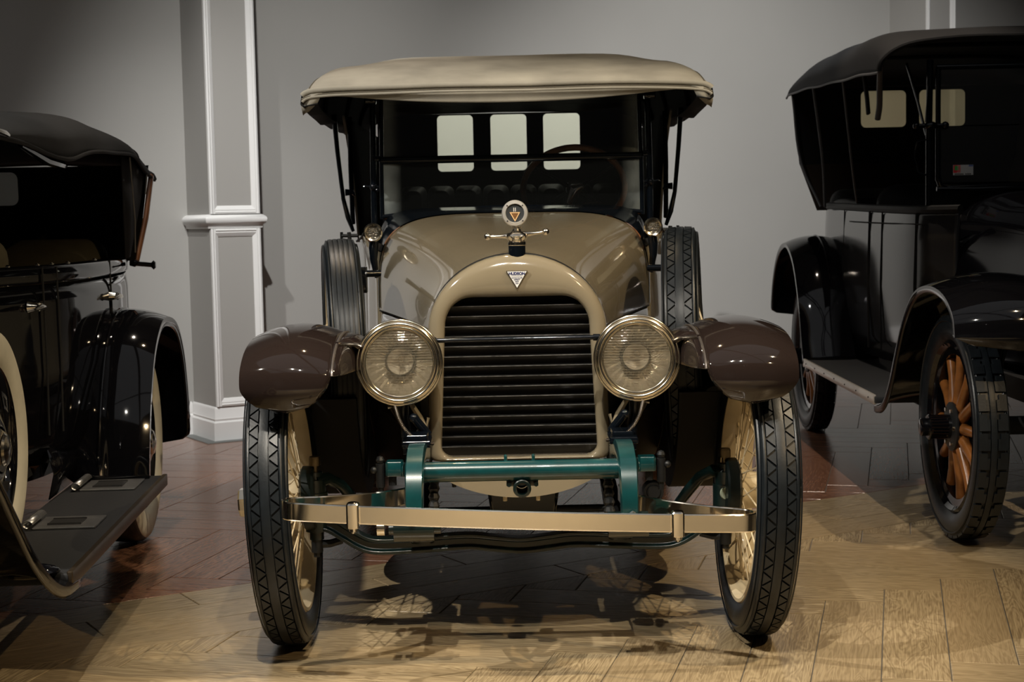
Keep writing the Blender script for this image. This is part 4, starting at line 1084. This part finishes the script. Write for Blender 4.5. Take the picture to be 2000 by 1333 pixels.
for k, (y0, y1) in enumerate(((-1.46, -1.28), (-.80, -.60))):
    p = MB().box((.665, y0, .334), (.85, y1, .340), .002).obj('step_plate', ALU, lc)
    MB().grid([[(.652 + .016 * math.cos(R(a)), y, .350 + .013 * math.sin(R(a))) for a in range(0, 271, 30)] for y in (y0, y1)]).obj('plate_roll', ALU, p, solid=.003)
    MB().box((.70, y0 + .04, .340), (.80, y1 - .05, .3425)).box((.70, y0 + .045, .3425), (.80, y0 + .05, .345)).box((.70, y1 - .055, .3425), (.80, y1 - .05, .345)).obj('plate_emblem', mat('dark_emblem', (.05, .05, .05), .4, metal=.6), p, smooth=0)
# body
plan = [(.36, -3.45), (.385, -2.6), (.415, -1.95), (.445, -1.5), (.535, -1.13), (.630, -.85), (.660, -.45), (.650, .2), (.605, .52), (.48, .70), (.25, .77), (0, .78)]
full = cr([(-x, y, 0) for x, y in plan] + [(x, y, 0) for x, y in reversed(plan[:-1])], 81)
def off(p, o): return (p.x * (1 + o / .6), p.y + (o if p.y > .6 else 0))
rows = []
for z, o in ((.40, -.06), (.52, -.01), (.75, .006), (.98, .004), (1.045, -.002)):
    rows.append([(*off(p, o), z) for p in full])
MB().grid(rows).obj('body', BLACK, lc, smooth=60, solid=.02)
rows = []
for z, o in ((1.046, .002), (1.052, .008), (1.095, .006), (1.105, -.004), (1.106, -.03)):
    rows.append([(*off(p, o), z) for p in full])
MB().grid(rows).obj('belt_moulding', BLACK, lc, smooth=60)
MB().loft([[(x * w, y, z) for x, z in ((-1, .5), (-1, .95), (-.8, 1.06), (-.3, 1.11), (.3, 1.11), (.8, 1.06), (1, .95), (1, .5))] for y, w in ((-1.95, .5), (-2.8, .40), (-3.5, .33))], True, True).obj('hood', BLACK, lc, smooth=40)
def bx(y):
    q = min((p for p in full if p.x > 0), key=lambda p: abs(p.y - y)); return q.x
for y in (-.96, -.86, -.12):
    x = bx(y) + .007
    MB().tube([(x, y, 1.10), (x + .003, y, .80), (x, y, .55)], .0035, 6).obj('door_gap', LINING, lc)
for y, z in ((-1.02, .975), (-.14, .965)):
    x = bx(y)
    h = MB().lathe([(0, .020), (.012, .016), (.03, .012), (.036, .015), (.045, .010)], (x, y, z), (1, 0, 0), 16, cap1=True).tube([(x + .04, y + .035, z - .002), (x + .044, y - .02, z), (x + .040, y - .075, z - .004)], [.010, .010, .004], 10).tube([(x + .04, y + .02, z), (x + .042, y + .065, z - .006)], [.010, .004], 8)
    h.obj('door_handle', NICKEL, lc)
for y in (-1.08, -.93, -.83, -.70, -.30):
    MB().lathe([(0, .008), (.005, .008), (.009, .003)], (bx(y) - .015, y, 1.104), (0, 0, 1), 12, cap1=True).obj('curtain_fastener', NICKEL, lc)
# seats
cushion(-.55, .48, -.95, -.78, .70, 1.20, .07).obj('front_seat', OLIVE, lc)
cushion(-.55, .56, .30, .52, .65, 1.18, .08).obj('rear_seat', OLIVE, lc)
MB().box((-.55, -2.0, .42), (.55, .70, .45)).obj('body_floor', UNDER, lc, smooth=0)
# folding top
LST = [(-2.30, (1.535, 1.533, 1.522, 1.508, 1.498, 1.486, 1.470)), (-1.70, (1.562, 1.560, 1.548, 1.532, 1.515, 1.494, 1.468)),
       (-1.0, (1.615, 1.613, 1.600, 1.580, 1.550, 1.510, 1.458)), (-.55, (1.645, 1.642, 1.628, 1.608, 1.575, 1.530, 1.478)),
       (-.10, (1.650, 1.647, 1.634, 1.613, 1.585, 1.548, 1.502)), (.25, (1.620, 1.617, 1.603, 1.582, 1.560, 1.535, 1.508)),
       (.50, (1.575, 1.572, 1.562, 1.545, 1.525, 1.500, 1.462)), (.68, (1.500, 1.498, 1.490, 1.478, 1.466, 1.450, 1.428))]
LX = (0, .3, .5, .60, .66, .70, .712)
n = 36; yy = cr([(y, 0, 0) for y, _ in LST], n); zz = [cr([(0, 0, z[j]) for _, z in LST], n) for j in range(7)]
rws = []
for i in range(n):
    h = cr([(x, 0, zz[j][i].z) for j, x in enumerate(LX)], 16)
    w = .004 * math.sin(yy[i].x * 11) 
    rws.append([(-p.x, yy[i].x, p.z) for p in reversed(h[1:])] + [(p.x + w * (p.x > .55), yy[i].x, p.z + .004 * math.sin(8 * yy[i].x + 9 * p.x) - (.010 * math.sin(yy[i].x * 4.2) if k == 15 else 0)) for k, p in enumerate(h)])
tp = MB().grid(rws).obj('folding_top', BCANVAS, lc, smooth=60, solid=.006)
MB().tube([(r_[-1][0], r_[-1][1], r_[-1][2]) for r_ in rws], .007, 8).obj('top_binding', BCANVAS, tp)
i0 = 27
MB().tube([(x, y, z + .002) for x, y, z in rws[i0][14:]], .004, 6).obj('top_seam', BCANVAS, tp)
MB().tube([(x, y + .004, z) for x, y, z in rws[-1]], .010, 8).obj('top_rear_bow', BCANVAS, tp)
m = MB(); fz = lambda u, v: (u * (1 - .22 * (1.485 - v)) if abs(u) > .5 else u, .64 + .10 * (1.45 - v) * .5, v)
plate_hole(m, (-.70, .70, 1.08, 1.485), (-.155, .150, 1.325, 1.465), .03, fz)
m.obj('rear_curtain', LINING, tp, smooth=0, solid=.005)
MB().prism(rrect(-.16, .156, 1.32, 1.47, .03), .003, .005, lambda u, v, w: (fz(u, v)[0], fz(u, v)[1] + w, v)).obj('rear_window', CELLG, tp, smooth=0)
MB().grid([[(.69, .08, 1.50), (.69, .35, 1.49), (.68, .66, 1.43)], [(.665, .22, 1.10), (.655, .36, 1.10), (.63, .52, 1.10)]]).obj('quarter_curtain', LINING, tp, solid=.005)
MB().tube([(.712, .62, 1.44), (.700, .52, 1.26), (.682, .44, 1.13), (.676, .42, 1.085)], [.018, .018, .016, .013], 10, flat=(1, .6)).obj('wooden_bow', AMBER if False else WOOD, tp)
MB().tube([(.70, .20, 1.50), (.69, .32, 1.25), (.675, .38, 1.12)], .003, 6).obj('top_strap', mat('pale_strap', (.30, .29, .27), .7), tp)
MB().tube([(.712, .52, 1.45), (.705, .50, 1.36)], .003, 6).obj('top_strap', MATS['pale_strap'], tp)
MB().cyl((.66, .38, 1.075), (.735, .44, 1.065), .010, 10).lathe([(0, .012), (.008, .020), (.016, .012)], (.73, .44, 1.065), (1, 0, 0), 14, cap1=True).lathe([(0, .010), (.02, .016), (.03, .010)], (.655, .36, 1.076), (1, 0, 0), 14, cap0=True).obj('bow_socket', BLACK, tp)
MB().tube([(.72, -1.74, 1.482), (.722, -1.79, 1.486), (.72, -1.86, 1.49)], [.005, .008, .006], 8).obj('bow_end_fitting', NICKEL, tp)
MB().tube([(.68, -1.45, 1.47), (.67, -1.1, 1.44), (.66, -.85, 1.435), (.65, -.72, 1.43)], [.008, .016, .016, .006], 8).obj('folded_iron', NAVY, tp)
# rear bumper end
MB().tube([(-.78, .95, .40), (.72, .95, .40), (.775, .93, .40)], .018, 10).tube([(.775, .93, .34), (.778, .93, .37), (.778, .93, .40), (.778, .93, .43), (.775, .93, .47)], [.012, .017, .012, .017, .010], 10).box((.3, .6, .38), (.35, .95, .41)).box((-.35, .6, .38), (-.3, .95, .41)).obj('rear_bumper', mat('grey_steel', (.20, .21, .21), .35, metal=.7), lc)
MB().cyl((-.74, 0, WR), (.74, 0, WR), .045, 14).obj('rear_axle', UNDER, lc)
MB().cyl((-.74, -3.2, WR), (.74, -3.2, WR), .035, 14).obj('front_axle', UNDER, lc)
MB().box((-.36, -3.5, .36), (.36, .7, .43)).obj('chassis', UNDER, lc, smooth=0)
# windshield well in front of the view's edge
m = MB()
for s in sym: m.tube([(s * .5, -2.05, 1.08), (s * .52, -1.95, 1.47)], .012, 8)
m.cyl((-.52, -1.95, 1.47), (.52, -1.95, 1.47), .012, 8).cyl((-.5, -2.05, 1.12), (.5, -2.05, 1.12), .012, 8)
wf = m.obj('windshield_frame', BLACK, lc)
MB().add([(-.5, -2.04, 1.12), (.5, -2.04, 1.12), (.51, -1.95, 1.46), (-.51, -1.95, 1.46), (-.5, -2.045, 1.12), (.5, -2.045, 1.12), (.51, -1.955, 1.46), (-.51, -1.955, 1.46)], [(0, 1, 2, 3), (7, 6, 5, 4), (0, 4, 5, 1), (1, 5, 6, 2), (2, 6, 7, 3), (3, 7, 4, 0)]).obj('pane', GLASS2, wf, smooth=0)

# ------------------------------------------------------------------ the tall black touring car at the right edge
rc = thing('touring_car', 'tall black touring car with wooden spoke wheels and doors reflecting grey at the right edge', 'car', (2.377, 5.73, 0), R(-.8))
def wood_wheel(parent, loc, s, label=None, steer=0.):
    o = MB().lathe([(-.040, .322), (-.048, .312), (-.034, .298), (.034, .298), (.048, .312), (.040, .322)], n=56).lathe([(-.030, .299), (-.024, .272), (.024, .272), (.030, .299)], n=56).obj('wheel', BLACK, parent)
    M = Matrix.Rotation(steer, 4, 'Z')
    if s < 0: M = M @ Matrix.Rotation(math.pi, 4, 'Z')
    o.matrix_basis = Matrix.Translation(loc) @ M
    if label: o['label'] = label
    link('tyre', tyre_mesh('block'), o); link('tread', tread_mesh('block'), o)
    if 'ws' not in _cache:
        me = MB().tube([(.012, 0, .060), (.012, 0, .10), (.004, 0, .20), (0, 0, .274)], [.022, .021, .017, .0195], 10).mesh('spoke', 40)
        me.materials.append(AMBER); _cache['ws'] = me
    for k in range(12):
        c = link('spoke', _cache['ws'], o); c.rotation_euler = (2 * math.pi * k / 12, 0, 0)
    fl = MB().lathe([(.028, .02), (.032, .092), (.040, .092), (.044, .085), (.046, .03)], n=32).obj('hub_flange', GREASE, o)
    for k in range(6):
        a = 2 * math.pi * (k + .5) / 6
        MB().cyl((.04, .07 * math.sin(a), .07 * math.cos(a)), (.052, .07 * math.sin(a), .07 * math.cos(a)), .008, 6).obj('flange_bolt', NICKEL, o)
    MB().lathe([(.04, .045), (.06, .046), (.11, .045), (.122, .048), (.126, .044), (.126, .034), (.15, .034), (.154, .028), (.154, .001)], n=28, cap1=True).obj('hub_cap', BLACK, o)
    MB().lathe([(-.09, .04), (-.09, .15), (-.04, .15), (-.035, .04)], n=36).obj('brake_drum', UNDER, o)
    return o
wood_wheel(rc, (-.705, 0, .420), -1, 'front wheel with amber wooden spokes')
wood_wheel(rc, (-.715, 2.98, .420), -1, 'rear wheel with amber wooden spokes')
wood_wheel(rc, (.705, 0, .420), 1); wood_wheel(rc, (.715, 2.98, .420), 1)
RFF = [(-.52, .745), (-.54, .80), (-.50, .90), (-.36, .975), (-.14, 1.0), (.08, .965), (.26, .86), (.40, .71), (.52, .56), (.63, .475), (.76, .452)]
RRF = [(2.36, .455), (2.42, .58), (2.52, .80), (2.68, .99), (2.90, 1.09), (3.12, 1.085), (3.32, 1.00), (3.46, .86), (3.53, .72), (3.54, .62)]
for s in sym:
    f = MB().grid(fender_rows(RFF, .42, .865, n=60, m=17, crown_h=.045, tip=(.05, .05), lip=.03, sgn=s)).obj('front_fender', BLACK, rc, smooth=60, solid=.005)
    f = MB().grid(fender_rows(RRF, .55, .875, n=56, m=15, crown_h=.04, tip=(0, 0), lip=.03, sgn=s, tail=.04)).obj('rear_fender', BLACK, rc, smooth=60, solid=.005)
    A = arc_path(RRF, 40)
    MB().tube([(s * .70, y + ny * .001, z + nz * .001) for y, z, ny, nz in A[10:34]], .004, 6).obj('fender_bead', BLACK, f)
    b = MB().box((s * .725 - .145, .70, .425), (s * .725 + .145, 2.42, .452), .004).obj('running_board', BOARDRUB, rc)
    MB().box((s * .868 - .006, .72, .418), (s * .868 + .006, 2.42, .458), .002).obj('board_edge', mat('pale_alloy', (.55, .50, .44), .35, metal=.6), b)
    for k in range(7): MB().ball((s * .8735, .82 + k * .25, .438), .0045, 8).obj('edge_screw', GREASE, b)
    MB().grid([[(s * .585, y, .452), (s * .57, y, .52), (s * .56, y, .58)] for y in (.7, 1.3, 1.9, 2.5)]).obj('sill_apron', BLACK, rc, solid=.004)
plan = [(.44, 1.02), (.50, 1.12), (.565, 1.32), (.600, 1.7), (.615, 2.3), (.612, 2.9), (.590, 3.25), (.50, 3.48), (.3, 3.58), (0, 3.60)]
full = cr([(-x, y, 0) for x, y in plan] + [(x, y, 0) for x, y in reversed(plan[:-1])], 81)
def ztop(y): return 1.225 + .035 * min(1, max(0, (y - 1.3) / 1.8))
rows = []
for t, o in ((0, -.03), (.15, 0), (.5, .012), (.85, .006), (.97, 0), (1, -.012)):
    rows.append([(p.x * (1 + o / .6), p.y, .50 + (ztop(p.y) - .50) * t) for p in full])
MB().grid(rows).obj('body', mat('grey_sheen_black', (.030, .030, .032), .12, spec=.9), rc, smooth=60, solid=.02)  # grey in the black body's colour stands in for the reflected wall
MB().tube([(p.x * .975, p.y, ztop(p.y) + .004) for p in full], .020, 8).obj('padded_rim', LEATHER, rc)
def bx2(y):
    q = min((p for p in full if p.x < 0), key=lambda p: abs(p.y - y)); return q.x
for y, w in ((2.58, .003), (1.98, .006), (1.74, .004), (1.27, .007)):
    x = bx2(y) - .006
    MB().tube([(x + .004, y, ztop(y) - .01), (x - .006, y, .9), (x - .003, y, .55)], w, 6).obj('door_gap', LINING, rc)
MB().tube([(bx2(y) - .012, y, 1.165 + .02 * (y - 1.2) / 2) for y in (1.2, 1.6, 2.0, 2.4)], .003, 6).obj('door_moulding', LINING, rc)
MB().box((-.55, 1.0, .46), (.55, 3.5, .49)).obj('body_floor', UNDER, rc, smooth=0)
# hood and cowl
rings = []
for y, w, hh in ((1.26, .545, 1.315), (1.10, .49, 1.30), (.95, .44, 1.27), (.6, .37, 1.235), (.05, .29, 1.19), (.0, .285, 1.185)):
    rings.append([(w * math.copysign(abs(math.cos(a)) ** .7, math.cos(a)), y, .60 + (hh - .60) * abs(math.sin(a)) ** .55) for a in [math.pi * k / 28 for k in range(29)]])
MB().grid(rings).obj('hood', BLACK, rc, smooth=50)
m = MB().loft([[(x, y, z) for x, z in rrect(-.29, .29, .52, 1.19, .12)] for y in (-.02, .04)], True, True).obj('radiator', BLACK, rc)
for s in sym:
    h = MB().lathe([(.10, .01), (.08, .07), (0, .11), (-.02, .115)], (s * .34, -.12, .90), (0, 1, 0), 28, cap0=True).obj('headlamp', BLACK, rc)
    MB().lathe([(-.016, .115), (-.03, .10), (-.034, .001)], (s * .34, -.12, .90), (0, 1, 0), 28).obj('headlamp_lens', LENS, h)
# windshield
m = MB()
for s in sym:
    m.tube([(s * .500, 1.28, 1.20), (s * .500, 1.28, 1.60), (s * .495, 1.28, 1.90)], .015, 12)
    m.tube([(s * .462, 1.27, 1.36), (s * .462, 1.27, 1.86)], .012, 10)
    m.tube([(s * .462, 1.27, 1.37), (s * .452, 1.268, 1.335), (s * .42, 1.265, 1.325), (0, 1.265, 1.335)], .013, 10)
wf = m.cyl((-.47, 1.27, 1.865), (.47, 1.27, 1.865), .012, 10).obj('windshield_frame', NAVY, rc)
MB().tube([(-.47, 1.262, 1.322), (-.3, 1.255, 1.318), (0, 1.25, 1.322), (.3, 1.255, 1.318), (.47, 1.262, 1.322)], .010, 10).obj('cowl_beading', NAVY, wf)
pn = MB().box((-.45, 1.268, 1.35), (.45, 1.272, 1.60)).obj('lower_pane', GLASS2, wf, smooth=0)
MB().box((-.45, 1.268, 1.605), (.45, 1.272, 1.855)).obj('upper_pane', GLASS2, wf, smooth=0)
for s in sym:
    MB().ball((s * .50, 1.25, 1.605), .024, 14, (1.3, 1, .8)).cyl((s * .43, 1.25, 1.605), (s * .57, 1.25, 1.605), .010, 10).ball((s * .565, 1.25, 1.605), .016, 10).ball((s * .435, 1.25, 1.605), .018, 10).tube([(s * .515, 1.245, 1.62), (s * .513, 1.245, 1.70), (s * .510, 1.245, 1.78)], [.013, .009, .005], 10).obj('post_clamp', NAVY, wf)
    MB().tube([(s * .515, 1.25, 1.545), (s * .56, 1.25, 1.535), (s * .575, 1.25, 1.47), (s * .555, 1.25, 1.40), (s * .52, 1.25, 1.385)], .004, 6).obj('stay_loop', NAVY, wf)
# printed registration sticker on the lower pane
sy = 1.2655
st = MB().box((-.395, sy, 1.382), (-.305, sy + .002, 1.428)).obj('paper_sticker', mat('sticker_grey', (.70, .72, .74), .5), wf, smooth=0)
st['label'] = 'small printed sticker with red and green patch'
def patch(x0, x1, z0, z1, m_, nm='sticker_print', d=.0006): MB().box((x0, sy - d, z0), (x1, sy + .0005, z1)).obj(nm, m_, wf, smooth=0)
RED = mat('sticker_red', (.90, .06, .08), .5); GRN = mat('sticker_green', (.06, .60, .12), .5); BLU = mat('sticker_blue', (.20, .28, .60), .5)
patch(-.3945, -.362, 1.3925, 1.4275, RED); patch(-.388, -.372, 1.404, 1.424, GRN, d=.001)
for k in range(4): patch(-.378, -.362, 1.394 + .009 * k, 1.398 + .009 * k, mat('sticker_pink', (.85, .55, .5), .5), d=.0012)
patch(-.325, -.3055, 1.420, 1.4275, BLU)
for k in range(11):
    if k == 6: continue
    patch(-.388 + .0068 * k, -.3835 + .0068 * k, 1.384, 1.3895, LINING, d=.0012)
# interior
cushion(-.555, -.05, 2.02, 2.18, .80, 1.36, .10).obj('front_seat', LEATHER, rc)
cushion(.05, .555, 2.02, 2.18, .80, 1.36, .10).obj('front_seat', LEATHER, rc)
cushion(-.56, .56, 3.18, 3.42, .75, 1.36, .08).obj('rear_seat', LEATHER, rc)
cushion(-.60, -.54, 2.45, 3.2, 1.20, 1.30, .03).obj('arm_rest', LEATHER, rc)
cushion(-.575, -.53, 1.78, 2.1, 1.19, 1.255, .02).obj('arm_rest', LEATHER, rc)
MB().cyl((.30, 1.30, 1.15), (.30, 1.75, 1.34), .018, 10).lathe([(0, .19), (.012, .205), (.024, .19), (.012, .175)], (.30, 1.75, 1.34), (0, .92, .39), 36).obj('steering_wheel', BLACK, rc)
# top
RX = (0, .30, .50, .60, .67, .71, .722, .724)
RST = [(1.28, (2.000, 1.998, 1.985, 1.970, 1.940, 1.905, 1.880, 1.855)), (1.45, (2.055, 2.053, 2.043, 2.028, 2.000, 1.960, 1.910, 1.862)),
       (1.80, (2.098, 2.096, 2.086, 2.068, 2.035, 1.985, 1.930, 1.878)), (2.40, (2.122, 2.120, 2.108, 2.088, 2.052, 2.000, 1.945, 1.900)),
       (3.00, (2.138, 2.136, 2.122, 2.100, 2.062, 2.012, 1.965, 1.925)), (3.45, (2.120, 2.118, 2.105, 2.082, 2.050, 2.010, 1.975, 1.940)),
       (3.72, (2.060, 2.058, 2.048, 2.030, 2.008, 1.982, 1.960, 1.940)), (3.80, (1.980, 1.979, 1.972, 1.962, 1.950, 1.940, 1.932, 1.925))]
n = 36; yy = cr([(y, 0, 0) for y, _ in RST], n); zz = [cr([(0, 0, z[j]) for _, z in RST], n) for j in range(8)]
rws = []
for i in range(n):
    h = cr([(x, 0, zz[j][i].z) for j, x in enumerate(RX)], 18)
    rws.append([(-p.x, yy[i].x, p.z + .003 * math.sin(9 * yy[i].x + 7 * p.x)) for p in reversed(h[1:])] + [(p.x, yy[i].x, p.z) for p in h])
tp = MB().grid(rws).obj('canvas_top', BCANVAS, rc, smooth=60, solid=.006)
BIND = mat('grey_binding', (.10, .10, .105), .6)
for s in sym:
    MB().tube([(r_[-1 if s > 0 else 0][0], r_[0][1], r_[0][2] - .003) for r_ in rws], .006, 8).obj('side_binding', BIND, tp)
MB().tube([(x, y - .004, z) for x, y, z in rws[0]], .012, 8).obj('front_binding', BCANVAS, tp)
# rear curtain with two windows
m = MB(); fz = lambda u, v: (u * (1 - .16 * (1.975 - v)) if abs(u) > .5 else u, 3.74, v)
plate_hole(m, (-.71, .02, 1.52, 1.975), (-.285, -.012, 1.735, 1.955), .03, fz)
plate_hole(m, (.02, .71, 1.52, 1.975), (.068, .345, 1.735, 1.955), .03, fz)
m.obj('rear_curtain', LINING, tp, smooth=0, solid=.005)
MB().grid([[(-.66, 3.738, 1.53), (.66, 3.738, 1.53)], [(-.56, 3.70, 1.24), (.56, 3.70, 1.24)]]).obj('lower_curtain', BROWNLIN, tp, smooth=0, solid=.004)
for a, b in ((-.292, -.005), (.061, .352)):
    MB().prism(rrect(a, b, 1.728, 1.962, .032), 3.742, 3.744, lambda u, v, w: (u, w, v)).obj('rear_window', CELLY, tp, smooth=0)
for s in sym:
    for (a, b, c, r_) in (((.71, 3.66, 1.93), (.675, 3.62, 1.55), (.60, 3.36, 1.26), .007), ((.715, 2.95, 1.915), (.66, 2.98, 1.52), (.625, 3.1, 1.26), .008), ((.712, 2.15, 1.885), (.655, 2.2, 1.45), (.60, 2.35, 1.275), .006)):
        MB().tube(cr([(s * a[0], a[1], a[2]), (s * b[0], b[1], b[2]), (s * c[0], c[1], c[2])], 10), r_, 8).obj('top_strap', BIND, tp)
    MB().tube(cr([(s * .700, 1.36, 1.885), (s * .672, 1.50, 1.80), (s * .655, 1.58, 1.72), (s * .655, 1.62, 1.66)], 12), .014, 8).obj('front_strap', BIND, tp)
    MB().tube([(s * .560, 1.45, 1.90), (s * .52, 1.40, 1.72), (s * .505, 1.31, 1.565)], .014, 8, flat=(.4, 1)).obj('windshield_strap', NAVY, tp)
    MB().tube([(s * .60, 2.2, 1.96), (s * .59, 2.15, 1.80), (s * .59, 2.12, 1.72)], .022, 8, flat=(.5, 1)).obj('folded_strap', LINING, tp)
MB().grid([[(.70, 2.75, 1.91), (.71, 3.2, 1.93), (.70, 3.73, 1.935)], [(.665, 2.85, 1.55), (.675, 3.25, 1.55), (.655, 3.738, 1.55)], [(.61, 3.0, 1.22), (.595, 3.3, 1.22), (.548, 3.71, 1.22)]]).obj('quarter_curtain', BROWNLIN, tp, solid=.005)
for y in (1.9, 2.6, 3.3):
    i = min(range(36), key=lambda q: abs(yy[q].x - y))
    MB().tube([(x * .98, y_, z - .022) for x, y_, z in rws[i][2:-2]], .012, 8).obj('top_bow', LINING, tp)
# underparts
MB().cyl((-.66, 0, .42), (.66, 0, .42), .035, 12).obj('front_axle', UNDER, rc)
MB().cyl((-.66, 2.98, .42), (.66, 2.98, .42), .045, 14).ball((0, 2.98, .42), .15, 18).obj('rear_axle', UNDER, rc)
for s in sym: MB().box((s * .36 - .025, -.5, .47), (s * .36 + .025, 3.6, .56)).obj('frame_rail', UNDER, rc, smooth=0)
MB().tube([(-.36, -.5, .50), (-.36, -.62, .46), (-.36, -.66, .38)], .03, 10).tube([(.36, -.5, .50), (.36, -.62, .46), (.36, -.66, .38)], .03, 10).obj('frame_horns', BLACK, rc)
MB().lathe([(0, .02), (.02, .075), (.6, .075), (.62, .02)], (-.30, 2.05, .30), (0, 1, 0), 20, cap0=True, cap1=True).obj('muffler', mat('dull_steel', (.08, .07, .065), .5, metal=.5), rc)
